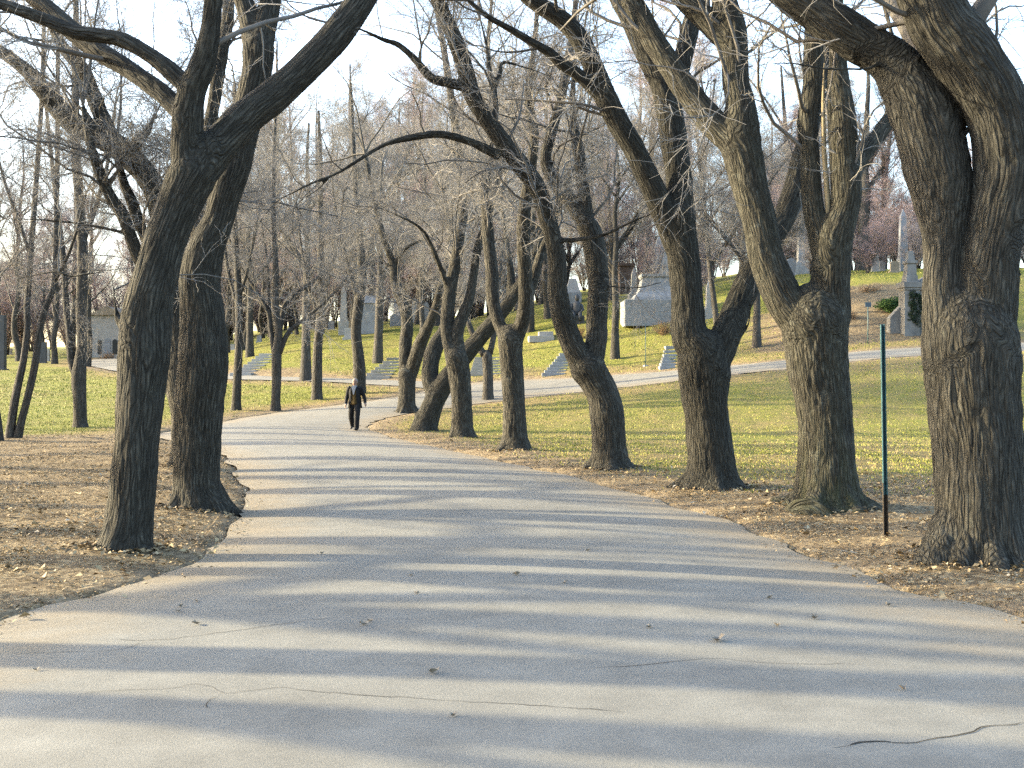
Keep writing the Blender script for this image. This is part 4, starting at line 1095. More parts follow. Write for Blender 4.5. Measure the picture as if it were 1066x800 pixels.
# trees of the same park outside the frame on the sunny side: their shadows cross the road
rs = np.random.default_rng(91)
for i, (yc, dist) in enumerate(((6.1, 12), (7.4, 10), (8.7, 16), (10.6, 12), (12.6, 17), (15.0, 13.5), (17.6, 19), (21, 22), (25, 19), (30, 26), (36, 30))):
    x = -float(dist); y = yc + math.tan(math.radians(11)) * dist
    if abs(x) < 0.48 * y + 0.6: x = -(0.48 * y + 1.0); y = yc + math.tan(math.radians(11)) * abs(x); x = -(0.48 * y + 1.2)
    s = rs.uniform(0.8, 1.15); tm, cm = SHADE[i % 3]
    o = empty('shade_tree', (x, y, float(G(x, y))), 'bare park tree left of the road, beyond the edge of the view', 'tree', 'trees beyond the left edge of the view')
    o.rotation_euler = (0, 0, rs.uniform(0, 6.28)); o.scale = (s, s, s)
    link_mesh('trunk', tm, o); link_mesh('crown', cm, o)
# ------------------------------------------------------------------ props
M['leaf_pale'] = simple_mat('bleached dry leaf', (0.42, 0.36, 0.28), 0.8, 0.3, 30)
def bm_mesh(name, bm, mat, parent=None, loc=None, smooth=False):
    me = bpy.data.meshes.new(name); bm.normal_update(); bm.to_mesh(me); bm.free()
    if smooth: me.polygons.foreach_set('use_smooth', np.ones(len(me.polygons), bool))
    if mat: me.materials.append(mat)
    return link_mesh(name, me, parent, loc)
def add_box(bm, cx, cy, cz, sx, sy, sz, rz=0.0, bev=0.0, taper=1.0):
    r = bmesh.ops.create_cube(bm, size=1.0)
    vs = r['verts']
    for v_ in vs:
        k = taper if v_.co.z > 0 else 1.0
        x, y, z = v_.co.x * sx * k, v_.co.y * sy * k, v_.co.z * sz
        c, s = math.cos(rz), math.sin(rz)
        v_.co = Vector((cx + x * c - y * s, cy + x * s + y * c, cz + z))
    if bev:
        es = list({e_ for v_ in vs for e_ in v_.link_edges})
        bmesh.ops.bevel(bm, geom=es, offset=bev, segments=2, affect='EDGES', profile=0.6)
def box_part(name, mat, parent, c, s, rz=0.0, bev=0.015, taper=1.0):
    bm = bmesh.new(); add_box(bm, *c, *s, rz, bev, taper); return bm_mesh(name, bm, mat, parent)
def place(px, py, name, label, cat, group=None, depth=None):
    if depth is None: h = hit(px, py)
    else:
        x = (px - CX) / F * depth; h = np.array((x, depth, float(G(x, depth))))
    return empty(name, h, label, cat, group), h[1] / F      # metres per picture pixel there
def lathe_bm(prof, n=16, square=False):
    bm = bmesh.new(); rings = []
    n = 4 if square else n
    for r, z in prof:
        ring = []
        for i in range(n):
            a = 2 * math.pi * i / n + (math.pi / 4 if square else 0)
            k = r * (math.sqrt(2) if square else 1)
            ring.append(bm.verts.new((k * math.cos(a), k * math.sin(a), z)))
        rings.append(ring)
    for a, b in zip(rings, rings[1:]):
        for i in range(n): bm.faces.new((a[i], a[(i + 1) % n], b[(i + 1) % n], b[i]))
    bm.faces.new(rings[0][::-1]); bm.faces.new(rings[-1])
    return bm
GR = 'gravestones and monuments on the hill'

# big pale pedestal on its slab
o, s = place(676, 336.5, 'monument', 'big pale blue grey pedestal monument flaring to a broad slab on the slope', 'monument', GR)
box_part('base_slab', M['stone'], o, (0.2, 0, 9 * s), (62 * s, 50 * s, 18 * s + 0.6), 0.0, 0.03)
bm = lathe_bm([(23 * s, 18 * s), (22 * s, 21 * s), (17.5 * s, 26 * s), (14.5 * s, 32 * s), (13 * s, 41 * s), (14.5 * s, 42.5 * s), (14.5 * s, 45 * s)], square=True)
bm_mesh('pedestal', bm, M['stone'], o, (0.3, 0, 0.3))
def obelisk(px, py, hgt, w, base_w, base_h, mat, label, depth=None):
    o, s = place(px, py, 'obelisk', label, 'monument', GR, depth)
    bm = bmesh.new(); add_box(bm, 0, 0, base_h * s * 0.5 - 0.1, base_w * s, base_w * s, base_h * s + 0.2, 0.1, 0.02); bm_mesh('base', bm, mat, o)
    bm = lathe_bm([(w * s / 2, base_h * s), (w * s * 0.36, (hgt - w) * s), (0.01, hgt * s)], square=True); bm_mesh('shaft', bm, mat, o)
    bm = bmesh.new(); add_box(bm, 0, 0, base_h * s + 0.06, base_w * s * 0.75, base_w * s * 0.75, 0.12, 0.1, 0.02); bm_mesh('plinth', bm, mat, o)
    return o
obelisk(660, 309, 36, 7, 12, 8, M['stone_white'], 'slim white obelisk on the hill left of the pedestal', 86)
obelisk(687, 306, 66, 17, 20, 12, M['stone_white'], 'tall bright obelisk behind the pedestal, partly hidden by a trunk', 90)
obelisk(940, 288, 66, 8, 10, 15, M['stone'], 'tall grey obelisk on the right hilltop', 78)
obelisk(834, 288, 60, 8, 20, 12, M['stone_white'], 'pale obelisk seen between the stems of the split tree', 86)
obelisk(738, 330, 40, 7, 15, 9, M['stone_white'], 'small white obelisk on stepped base right of the knotted trunk', 72)
obelisk(413, 338, 34, 7, 14, 11, M['stone'], 'pale blue spire on the hilltop beyond the V-shaped tree', 98)
obelisk(358, 349, 52, 7, 11, 15, M['stone_white'], 'white obelisk behind the stepped white headstone', 93)
def headstone(px, py, w, h, mat, label, depth=None, tilt=0.0, round_top=True, thick=0.25, group=GR):
    o, s = place(px, py, 'headstone', label, 'headstone', group, depth)
    o.rotation_euler = (0, tilt, 0)
    bm = bmesh.new()
    W_, H_ = w * s, h * s
    pts = [(-W_ / 2, 0.0), (W_ / 2, 0.0)]
    if round_top:
        pts += [(W_ / 2, H_ * 0.78)] + [(W_ / 2 * math.cos(a), H_ * 0.78 + H_ * 0.22 * math.sin(a)) for a in np.linspace(0.2, math.pi - 0.2, 9)] + [(-W_ / 2, H_ * 0.78)]
    else: pts += [(W_ / 2, H_), (-W_ / 2, H_)]
    f = bm.faces.new([bm.verts.new((x, -thick / 2, z)) for x, z in pts])
    e_ = bmesh.ops.extrude_face_region(bm, geom=[f])
    bmesh.ops.translate(bm, verts=[x for x in e_['geom'] if isinstance(x, bmesh.types.BMVert)], vec=(0, thick, 0))
    bmesh.ops.recalc_face_normals(bm, faces=bm.faces)
    bm_mesh('stone', bm, mat, o)
    box_part('base', mat, o, (0, 0, 0.02), (W_ * 1.25, thick * 2, 0.28), 0, 0.02)
    return o
headstone(364, 355.5, 10, 12, M['stone_white'], 'low white headstone block left of the tree behind the man', 89, round_top=False, thick=0.6)
headstone(822, 289, 10, 20, M['stone'], 'tilted grey headstone at the brow of the right hill', None, 0.10)
headstone(931, 287, 9, 13, M['stone_beige'], 'low beige headstone at the foot of the tall obelisk', 76)
headstone(911, 285, 7, 24, M['stone_white'], 'white upright headstone right of the hilltop tree', 80)
headstone(918, 285, 6, 12, M['stone_white'], 'smaller white headstone beside the white upright one', 81)
headstone(45, 378, 7, 23, M['stone_dark'], 'dark slab headstone behind the leaning pair of stems', 100, round_top=False, group='headstones on the left lawn')
headstone(1, 385, 9, 58, M['stone_dark'], 'tall dark grey slab at the left edge of the lawn', 88, round_top=False, thick=0.5, group='headstones on the left lawn')
headstone(50, 374, 3, 14, M['stone_white'], 'thin white marker beside the dark slab headstone', 104, round_top=False, group='headstones on the left lawn')
headstone(8, 366, 9, 7, M['stone_white'], 'low white stone far off on the left lawn', 130, round_top=False, group='headstones on the left lawn')
headstone(18.5, 372, 3, 20, M['post'], 'narrow blue green marker left of the leaning pair of stems', 108, round_top=False, group='headstones on the left lawn')
headstone(242, 366, 5, 7, M['stone_white'], 'small white headstone high on the slope left of the steps', 100)
headstone(270, 352, 5, 8, M['stone'], 'small grey headstone on the crest above the steps', 105)
headstone(302, 346, 5, 8, M['stone_white'], 'small pale headstone on the crest behind the vase-shaped tree', 108)
headstone(345, 343, 6, 10, M['stone'], 'grey headstone on the crest left of the white obelisk', 104)
headstone(432, 333, 6, 26, M['stone_white'], 'bright white headstone seen through the V-shaped tree', 106)
headstone(444, 332, 5, 22, M['stone_white'], 'second bright headstone through the V-shaped tree, the narrower one', 108)
# blue grey tomb between two trees
o, s = place(385.5, 352, 'tomb', 'blue grey block tomb with a hipped lid on the hill behind the man', 'tomb', GR, 92)
box_part('body', M['stone'], o, (0, 0, 15 * s), (24 * s, 2.0, 32 * s), 0, 0.03)
bm = bmesh.new(); add_box(bm, 0, 0, 35 * s, 26 * s, 2.3, 8 * s, 0, 0.03, 0.6); bm_mesh('lid', bm, M['stone'], o)
# pale sloping monument left of the thick fork
o, s = place(596, 309, 'tomb', 'pale gabled tomb on the hill behind the crooked tree', 'tomb', GR, 92)
box_part('body', M['stone'], o, (0, 0, 5 * s), (18 * s, 1.6, 12 * s), 0, 0.03)
bm = bmesh.new(); add_box(bm, 0, 0, 18 * s, 16 * s, 1.4, 15 * s, 0, 0.03, 0.45); bm_mesh('lid', bm, M['stone_white'], o)
# brown sandstone mausoleum far behind
o, s = place(651, 306, 'tomb', 'reddish brown sandstone tomb on the crest left of the slim white obelisk', 'tomb', GR, 96)
box_part('body', M['stone_brown'], o, (0, 0, 14 * s), (15 * s, 2.0, 30 * s), 0, 0.03)
box_part('cornice', M['stone_brown'], o, (0, 0, 30 * s), (17 * s, 2.3, 3 * s), 0, 0.03)
# flat white slabs
o, s = place(563, 355, 'grave_slab', 'flat white grave slabs in two low steps on the slope', 'grave slab', GR, 76)
box_part('lower_slab', M['stone_white'], o, (0, 0, 0.12), (26 * s, 1.6, 0.45), 0.05, 0.03)
box_part('upper_slab', M['stone_white'], o, (0.35, 0.6, 0.5), (15 * s, 1.0, 0.35), 0.05, 0.03)

M['stone_grey'] = simple_mat('weathered grey stone', (0.27, 0.27, 0.255), 0.85, 0.3, 1.6, 0.01)
# mausoleum with corner pier built into the right bank
o, s = place(966, 350, 'mausoleum', 'grey stone vault front with a tall corner pier and ivy, built into the right bank', 'mausoleum')
X = lambda px: (px - 966) * s
Z = lambda py: (350 - py) * s
def prism(pts, y0, y1):
    bm = bmesh.new()
    f = bm.faces.new([bm.verts.new((a, y0, b)) for a, b in pts])
    e_ = bmesh.ops.extrude_face_region(bm, geom=[f])
    bmesh.ops.translate(bm, verts=[x for x in e_['geom'] if isinstance(x, bmesh.types.BMVert)], vec=(0, y1 - y0, 0))
    bmesh.ops.recalc_face_normals(bm, faces=bm.faces); return bm
bm_mesh('wall', prism([(X(946), -0.6), (X(1030), -0.6), (X(1030), Z(300)), (X(1000), Z(284)), (X(968), Z(300)), (X(946), Z(308))], 0, 1.0), M['stone_grey'], o)
bm_mesh('wing_wall', prism([(X(928), -1.5), (X(946.5), -1.5), (X(946.5), Z(314)), (X(938), Z(321)), (X(929), Z(331))], 0.3, 0.9), M['stone_grey'], o)
bm_mesh('gable_coping', prism([(X(957), Z(293)), (X(1000), Z(270)), (X(1043), Z(293)), (X(1043), Z(300)), (X(1000), Z(279)), (X(957), Z(302))], -0.25, 1.1), M['stone_grey'], o)
bm_mesh('pier', prism([(X(939.5), -0.6), (X(955), -0.6), (X(955), Z(301)), (X(939.5), Z(301))], -0.35, 0.6), M['stone_grey'], o)
bm = bmesh.new(); add_box(bm, X(947.5), 0.12, Z(297.5), 20 * s, 1.25, 6 * s, 0, 0.04); add_box(bm, X(947.5), 0.12, Z(301.5), 17.5 * s, 1.1, 2.5 * s, 0, 0.02); bm_mesh('pier_cap', bm, M['stone_grey'], o)
bm = bmesh.new(); add_box(bm, X(948), 0.12, Z(291), 13 * s, 0.85, 8 * s, 0, 0.02, 0.85); add_box(bm, X(948), 0.12, Z(281), 10 * s, 0.65, 12 * s, 0, 0.02, 0.9); add_box(bm, X(948), 0.12, Z(273.5), 11.5 * s, 0.75, 3 * s, 0, 0.02); add_box(bm, X(948), 0.12, Z(267), 7.5 * s, 0.5, 10 * s, 0, 0.03, 0.7); bm_mesh('pinnacle', bm, M['stone_grey'], o)
box_part('niche', M['dark_glass'], o, (X(947.5), -0.36, Z(307)), (6 * s, 0.06, 9 * s), 0, 0)
ar = [(X(982), Z(352)), (X(1018), Z(352)), (X(1018), Z(318))] + [(X(1000) + 18 * s * math.cos(a), Z(318) + 14 * s * math.sin(a)) for a in np.linspace(0.2, math.pi - 0.2, 9)] + [(X(982), Z(318))]
bm_mesh('doorway', prism(ar, -0.04, 0.1), M['dark_glass'], o)
fr_ = [(X(1000) + 27 * s * math.cos(a), Z(318) + 21 * s * math.sin(a)) for a in np.linspace(0, math.pi, 13)] + [(X(1000) + 20 * s * math.cos(a), Z(318) + 16 * s * math.sin(a)) for a in np.linspace(math.pi, 0, 13)]
bm_mesh('arch', prism(fr_, -0.16, 0.1), M['stone'], o)
def leaf_cloud(n, centre, size, leaf, seed, mat, name, parent, loc=None, gap=0.15):
    g_ = np.random.default_rng(seed)
    p = norm(g_.normal(size=(n, 3))) * (g_.uniform(0.35, 1, n) ** 0.5)[:, None]
    k = fbm(p * 2.1 + seed, 3, seed); p = p * (1 + 0.95 * k)[:, None]
    p = p * np.array(size) + np.array(centre)
    me = leaf_mesh(name, p[:, :2], p[:, 2], np.full(n, leaf) * g_.uniform(0.6, 1.4, n), g_, mat, 0, 2.0)
    return link_mesh(name, me, parent, loc)
leaf_cloud(1500, (X(951), -0.42, Z(322)), (8 * s, 0.12, 17 * s), 0.12, 5, M['ivy'], 'ivy', o)
# green bush on the bank
o, s = place(931, 327, 'evergreen_bush', 'low spreading green evergreen bush at the left of the stone vault', 'bush')
leaf_cloud(6500, (0.1, 0.2, 0.45), (18 * s, 0.9, 8.5 * s), 0.12, 8, M['evergreen'], 'foliage', o)
T = Tubes()
for k in range(6): T.add(np.array([(0, 0.2, -0.2), (0.15 * (k - 2.5), 0.2, 0.2), (0.3 * (k - 2.5), 0.25 + 0.05 * k, 0.6)]), np.array((0.03, 0.025, 0.01)), 5)
link_mesh('stem', T.mesh('stem', M['bark_far']), o)
# brown twiggy shrubs
def dry_shrub(px, py, w, h, label, seed, depth, mat=None):
    o, s = place(px, py, 'shrub', label, 'shrub', 'dry shrubs', depth)
    g_ = np.random.default_rng(seed); n = 70
    p0 = np.stack([g_.normal(0, w * s * 0.12, n), g_.normal(0, 0.2, n), np.full(n, -0.1)], -1)
    d = norm(np.stack([g_.normal(0, 0.5 * w / h, n), g_.normal(0, 0.5, n), np.full(n, 1.0)], -1))
    A, RA = grow(g_, p0, d, h * s * g_.uniform(0.6, 1.05, n), np.full(n, 0.012), 7, 0.05, 0.15)
    B, RB = spawn(g_, A, RA, 9, 4, lambda q, m_, pl, tt: h * s * q.uniform(0.15, 0.35, m_), (0.3, 0.9), 0.7, 0.006, 0.009, 0.1, 0.25)
    v, q = batch_tubes([(A, RA), (B, RB)], 3)
    link_mesh('stems', np_mesh('stems', v, q, None, mat or M['shrub']), o)
dry_shrub(603, 346, 16, 16, 'brown dry shrub in front of the dark statue', 3, 74)
dry_shrub(692, 347, 20, 18, 'brown dry shrub at the right foot of the big pedestal', 4, 70)
dry_shrub(884, 338, 22, 13, 'brown dry shrub on the bare right bank beside the mossy split tree', 11, 64)
dry_shrub(905, 306, 26, 10, 'low brown dry shrub near the top of the right bank', 12, 69)
dry_shrub(830, 330, 20, 12, 'brown dry shrub on the bank seen between the limbs of the split tree', 13, 67)
dry_shrub(112, 369, 24, 9, 'low brown shrub under the windows of the cream house', 6, 112)
# dark bronze seated statue by the crooked tree
o, s = place(600, 338, 'statue', 'dark bronze seated figure on a plinth, seen between the stems of the crooked tree', 'statue', None, 80)
box_part('plinth', M['stone_dark'], o, (0, 0, 4 * s), (16 * s, 1.0, 10 * s), 0, 0.02)
T = Tubes()
T.add(np.array([(0, 0.1, 8 * s), (0, 0.1, 14 * s), (0.05, 0.05, 21 * s), (0.05, 0.02, 25 * s)]), np.array((5.5, 5.2, 4.8, 1.8)) * s, 12)
T.add(np.array([(0.05, 0.0, 24 * s), (0.06, -0.02, 27 * s), (0.06, -0.02, 29.5 * s), (0.06, 0, 31.5 * s)]), np.array((1.4, 2.5, 2.4, 0.9)) * s, 12)
for k in (-1, 1):
    T.add(np.array([(k * 3 * s, 0, 10 * s), (k * 3.4 * s, -0.5, 10.5 * s), (k * 3.4 * s, -0.62, 4 * s)]), np.array((2.7, 2.3, 1.8)) * s, 8)
    T.add(np.array([(k * 4.5 * s, 0, 21 * s), (k * 6.8 * s, -0.1, 15.5 * s), (k * 3.5 * s, -0.45, 12 * s)]), np.array((1.9, 1.6, 1.2)) * s, 8)
link_mesh('figure', T.mesh('figure', M['stone_dark']), o)
# cream house far left
o, s = place(112, 368, 'house', 'cream house with arched windows beyond the left lawn', 'house', None, 116)
bm = bmesh.new(); add_box(bm, 0, 3.2, 22 * s, 36 * s, 6, 45 * s, 0, 0.02); bm_mesh('wall', bm, M['stone_white'], o)
bm_mesh('roof', prism([(-20 * s, 44.6 * s), (20 * s, 44.6 * s), (0, 54 * s)], -0.2, 6.6), M['stone_beige'], o)
for k, (dx, w_, mt) in enumerate(((-9, 4, M['dark_glass']), (-1, 7, M['stone']), (7, 5, M['dark_glass']), (14, 3.5, M['dark_glass']))):
    pts = [((dx - w_ / 2) * s, 4 * s), ((dx + w_ / 2) * s, 4 * s), ((dx + w_ / 2) * s, 17 * s)] + [((dx + w_ / 2 * math.cos(a)) * s, (17 + w_ / 2 * math.sin(a)) * s) for a in np.linspace(0.3, math.pi - 0.3, 7)] + [((dx - w_ / 2) * s, 17 * s)]
    bm_mesh('window', prism(pts, 0.14, 0.3), mt, o)
# flights of stone steps up the hill
def steps(px0, py0, px1, py1, width_px, n, label, mat, d0, d1, wend=None):
    a = P(px0, py0, d0); b = P(px1, py1, d1)
    o = empty('stone_steps', (a[0], a[1], float(G(a[0], a[1]))), label, 'steps', 'flights of stone steps up the hill')
    for i in range(n):
        t = i / max(1, n - 1)
        x = a[0] + (b[0] - a[0]) * t; y = a[1] + (b[1] - a[1]) * t
        w = (width_px + ((wend or width_px) - width_px) * t) * y / F
        z = float(G(x, y))
        box_part('step', mat, o, (x - a[0], y - a[1], z - o.location.z - 0.02), (w, (d1 - d0) / n * 0.66, 0.40), 0.0, 0.02)
    return o
steps(252, 390, 282, 374, 22, 8, 'sunlit pale steps at the left end of the hill', M['stone_white'], 72, 84)  # whiter stone than the other flights: sunlight put into the colour
steps(392, 396, 412, 378, 28, 7, 'broad stone steps right of the tree behind the man', M['step'], 65.5, 76, 18)
steps(506, 394, 508, 377, 34, 7, 'stone steps rising behind the small forked tree', M['step'], 64, 71.5, 28)
steps(576, 392, 588, 372, 24, 8, 'shaded grey steps left of the crooked tree', M['stone'], 61, 69, 12)  # greyer stone than the paler flights: shade put into the colour
steps(694, 387, 698, 368, 16, 7, 'narrow shaded steps beside the knotted trunk', M['stone'], 58, 66, 12)  # shade on this flight is painted in as greyer stone too

# sign posts
o, s = place(923.5, 566, 'sign_post', 'tall thin dark green post standing in the leaf litter, rusty at its foot', 'post')
bm = bmesh.new()
k = 2.55
add_box(bm, -0.02, 0, 0.35 + (k - 0.35) / 2 + 0.15, 0.046, 0.012, k - 0.5, 0, 0.003)
add_box(bm, -0.040, -0.021, 0.35 + (k - 0.35) / 2 + 0.15, 0.012, 0.03, k - 0.5, 0, 0.003)
add_box(bm, 0.0, -0.021, 0.35 + (k - 0.35) / 2 + 0.15, 0.012, 0.03, k - 0.5, 0, 0.003)
pp = bm_mesh('upper_post', bm, M['post'], o)
bm = bmesh.new()
add_box(bm, -0.02, 0.002, 0.22, 0.05, 0.012, 1.0, 0, 0.003); add_box(bm, -0.043, -0.02, 0.22, 0.012, 0.03, 1.0, 0, 0.003); add_box(bm, 0.003, -0.02, 0.22, 0.012, 0.03, 1.0, 0, 0.003)
bm_mesh('foot', bm, M['rust'], o)
bm = bmesh.new()
for zz_ in (2.3, 2.15, 2.0, 1.6, 1.2): add_box(bm, -0.02, -0.008, zz_, 0.012, 0.006, 0.012, 0, 0.002)
bm_mesh('bolt', bm, M['rust'], o)
o.rotation_euler = (0.0, math.radians(-0.9), 0)
o, s = place(903.5, 361, 'sign_post', 'thin post with a small blue plate below the right bank', 'sign', None, 57)
T = Tubes(); T.add(np.array([(0, 0, -0.3), (0, 0, 46 * s)]), np.array((0.025, 0.025)), 8); link_mesh('pole', T.mesh('pole', M['post']), o)
bm = bmesh.new(); add_box(bm, 0, -0.04, 43 * s, 7 * s, 0.02, 5 * s, 0.2, 0.004); bm_mesh('plate', bm, M['plaque'], o)
o, s = place(672, 386, 'marker_post', 'very thin dark rod standing on the slope below the pedestal', 'post', None, 60)
T = Tubes(); T.add(np.array([(0, 0, -0.3), (0, 0, 46 * s)]), np.array((0.022, 0.018)), 8); link_mesh('rod', T.mesh('rod', M['post']), o)
box_part('foot', M['stone_white'], o, (0, 0, 0.08), (0.22, 0.22, 0.16), 0.3, 0.02)

# a few single leaves on the asphalt
rl = np.random.default_rng(5)
LV = [(450, 716, 0.09), (747, 682, 0.13), (848, 656, 0.08), (801, 632, 0.07), (378, 665, 0.08), (205, 661, 0.08), (205, 636, 0.06), (188, 640, 0.06), (538, 611, 0.09), (428, 610, 0.06), (940, 734, 0.07), (676, 669, 0.07), (434, 631, 0.06), (385, 662, 0.06), (37, 711, 0.05), (588, 618, 0.07), (925, 637, 0.07), (809, 665, 0.07), (186, 647, 0.06), (472, 766, 0.06), (612, 583, 0.07), (335, 585, 0.06)]
for i, (px, py, sz_) in enumerate(LV):
    h = hit(px, py); z = road_z(h[0], h[1])
    n = 9
    bm = bmesh.new(); vs = []
    c_ = bm.verts.new((0, 0, 0))
    for k in range(n):
        a = 2 * math.pi * k / n; r = sz_ * 0.5 * (1.0 if k % 2 == 0 else 0.55) * rl.uniform(0.8, 1.2)
        vs.append(bm.verts.new((r * math.cos(a), r * 0.8 * math.sin(a), sz_ * rl.uniform(0.12, 0.45))))
    for k in range(n): bm.faces.new((c_, vs[k], vs[(k + 1) % n]))
    lf = bm_mesh('fallen_leaf', bm, M['leaf_pale'], None, (h[0], h[1], z + 0.004))
    at = lf.data.attributes.new('tint', 'FLOAT', 'POINT'); at.data.foreach_set('value', np.full(n + 1, 0.62 + 0.38 * rl.uniform(), np.float32))
    lf.rotation_euler = (0, 0, rl.uniform(0, 6.28))
    tag(lf, 'small curled dry leaf lying alone on the asphalt', 'leaf', 'single leaves on the asphalt')

# ------------------------------------------------------------------ the walking man
def organic(name, tubes, mat, parent, voxel=0.014, smooth=6):
    T = Tubes()
    for pts, rad, sides in tubes:
        c = catmull(np.hstack([np.array(pts, float), np.array(rad, float)[:, None]]), 0.03)
        T.add(c[:, :3], np.maximum(c[:, 3], 0.004), sides)
    me = T.mesh(name, mat)
    tmp = bpy.data.objects.new('tmp_shape', me); COL.objects.link(tmp)
    r = tmp.modifiers.new('r', 'REMESH'); r.mode = 'VOXEL'; r.voxel_size = voxel
    sm = tmp.modifiers.new('s', 'SMOOTH'); sm.factor = 0.5; sm.iterations = smooth
    me2 = bpy.data.meshes.new_from_object(tmp.evaluated_get(bpy.context.evaluated_depsgraph_get()))
    bpy.data.objects.remove(tmp); me2.name = name
    me2.polygons.foreach_set('use_smooth', np.ones(len(me2.polygons), bool))
    me2.materials.clear(); me2.materials.append(mat)
    return link_mesh(name, me2, parent)
h = hit(369.5, 449.3)
man = empty('person', (h[0], h[1], road_z(h[0], h[1]) + 0.005), 'man in a black suit with a brown waistcoat and pale shirt walking along the road', 'person')
man.rotation_euler = (0, 0, math.radians(-10)); man.scale = (1.03, 1.03, 1.03)
# x to the picture's right, -y towards the camera; the man's right leg (picture left) is behind, left leg steps forward
hipR, kneeR, ankR = (-0.10, 0.02, 0.90), (-0.15, 0.04, 0.48), (-0.16, 0.24, 0.13)
hipL, kneeL, ankL = (0.10, -0.01, 0.90), (0.13, -0.17, 0.49), (0.125, -0.20, 0.09)
shR, elR, wrR = (-0.205, 0.0, 1.42), (-0.285, -0.01, 1.13), (-0.285, -0.14, 0.90)
shL, elL, wrL = (0.205, 0.0, 1.42), (0.31, 0.06, 1.15), (0.37, 0.0, 0.93)
body = [([(0, 0, 0.86), (0, 0, 1.0), (0, 0.01, 1.15), (0, 0.01, 1.30), (0, 0.01, 1.42), (0, 0.0, 1.50)], (0.13, 0.14, 0.135, 0.15, 0.12, 0.06), 14),
        ([(0, 0.0, 1.45), (0, -0.01, 1.56), (0, -0.02, 1.60)], (0.058, 0.054, 0.05), 12),
        ([(0, -0.02, 1.545), (0, -0.02, 1.59), (0, -0.01, 1.65), (0, 0.0, 1.71), (0, 0.005, 1.765)], (0.045, 0.068, 0.08, 0.082, 0.04), 16),
        ([(0, -0.085, 1.665), (0, -0.108, 1.635), (0, -0.095, 1.625)], (0.010, 0.015, 0.012), 8)]
for sgn in (-1, 1):
    body.append(([(sgn * 0.078, 0.005, 1.67), (sgn * 0.088, 0.01, 1.65), (sgn * 0.08, 0.005, 1.625)], (0.014, 0.017, 0.012), 8))
for a, b, c in ((hipR, kneeR, ankR), (hipL, kneeL, ankL)): body.append(([a, b, c], (0.085, 0.056, 0.038), 12))
for a, b, c in ((shR, elR, wrR), (shL, elL, wrL)): body.append(([a, b, c], (0.056, 0.043, 0.029), 12))
for (e_, w_, sg) in ((elR, wrR, -1), (elL, wrL, 1)):
    w_ = np.array(w_); dr = norm((w_ - np.array(e_))[None])[0]; sdv = np.array((0.35, -0.9, -0.1)); sdv = sdv - dr * sdv.dot(dr); sdv /= np.linalg.norm(sdv)
    palm = w_ + dr * 0.055
    body.append(([w_, palm, w_ + dr * 0.10], (0.028, 0.04, 0.036), 10))
    inw = np.array((-sg, 0.1, 0)) * 1.0
    for k, ln in enumerate((0.072, 0.082, 0.076, 0.058)):
        b0 = w_ + dr * 0.095 + sdv * (0.030 - 0.021 * k)
        b1 = b0 + dr * ln * 0.55; b2 = b1 + dr * ln * 0.4 + inw * 0.025
        body.append(([b0, b1, b2], (0.0105, 0.010, 0.008), 7))
    t0 = w_ + dr * 0.03 + sdv * 0.03
    body.append(([t0, t0 + sdv * 0.03 + dr * 0.03, t0 + sdv * 0.035 + dr * 0.065], (0.013, 0.0115, 0.009), 7))
organic('body', body, M['skin'], man, 0.009, 3)
for sgn in (-1, 1):
    bm = bmesh.new(); bmesh.ops.create_uvsphere(bm, u_segments=10, v_segments=8, radius=0.012); bm_mesh('eye', bm, M['shoe'], man, (sgn * 0.030, -0.088, 1.668), True)
bm = bmesh.new(); add_box(bm, 0, -0.088, 1.592, 0.045, 0.012, 0.010, 0, 0.004); bm_mesh('mouth', bm, simple_mat('lips', (0.30, 0.13, 0.11), 0.6), man)
organic('hair', [([(0, 0.045, 1.60), (0, 0.06, 1.66), (0, 0.03, 1.73), (0, -0.03, 1.765)], (0.05, 0.062, 0.066, 0.045), 14),
                 ([(-0.074, 0.02, 1.64), (-0.066, 0.02, 1.71), (0, 0.0, 1.775), (0.066, 0.02, 1.71), (0.074, 0.02, 1.64)], (0.022, 0.03, 0.026, 0.03, 0.022), 10)], M['hair'], man, 0.01, 3)
organic('trousers', [([hipR, kneeR, ankR, (ankR[0], ankR[1] + 0.02, 0.07)], (0.125, 0.10, 0.085, 0.082), 14), ([hipL, kneeL, ankL, (ankL[0], ankL[1], 0.045)], (0.125, 0.10, 0.085, 0.082), 14),
                     ([(-0.06, 0, 0.92), (0.06, 0, 0.92)], (0.135, 0.135), 14), ([(0, 0, 0.90), (0, 0, 1.02)], (0.155, 0.15), 14)], M['suit'], man, 0.012, 4)
for (an, up_) in ((ankR, 0.55), (ankL, -0.1)):
    a = np.array(an)
    hl = a + np.array((0, 0.06, -0.055 + (0.04 if up_ > 0 else 0))); to = a + np.array((0, -0.19, -0.055 - (0.025 if up_ > 0 else 0.0)))
    organic('shoe', [([hl, (hl + to) / 2 + np.array((0, 0, 0.01)), to], (0.038, 0.044, 0.032), 12)], M['shoe'], man, 0.01, 3)
def shell(name, rings, gap, thick, mat, n=40, f0=None):
    """open-fronted garment: rings (z, rx, ry, gap half-angle)"""
    V = []; 
    for z, rx, ry, gp, cy in rings:
        for t in np.linspace(gp, 2 * math.pi - gp, n):
            V.append((rx * math.sin(t), cy - ry * math.cos(t), z + 0.008 * math.sin(5 * t)))
    q = [(i * n + j, i * n + j + 1, (i + 1) * n + j + 1, (i + 1) * n + j) for i in range(len(rings) - 1) for j in range(n - 1)]
    me = np_mesh(name, np.array(V), np.array(q), None, mat)
    o_ = link_mesh(name, me, man)
    md = o_.modifiers.new('thickness', 'SOLIDIFY'); md.thickness = thick; md.offset = 0
    return o_
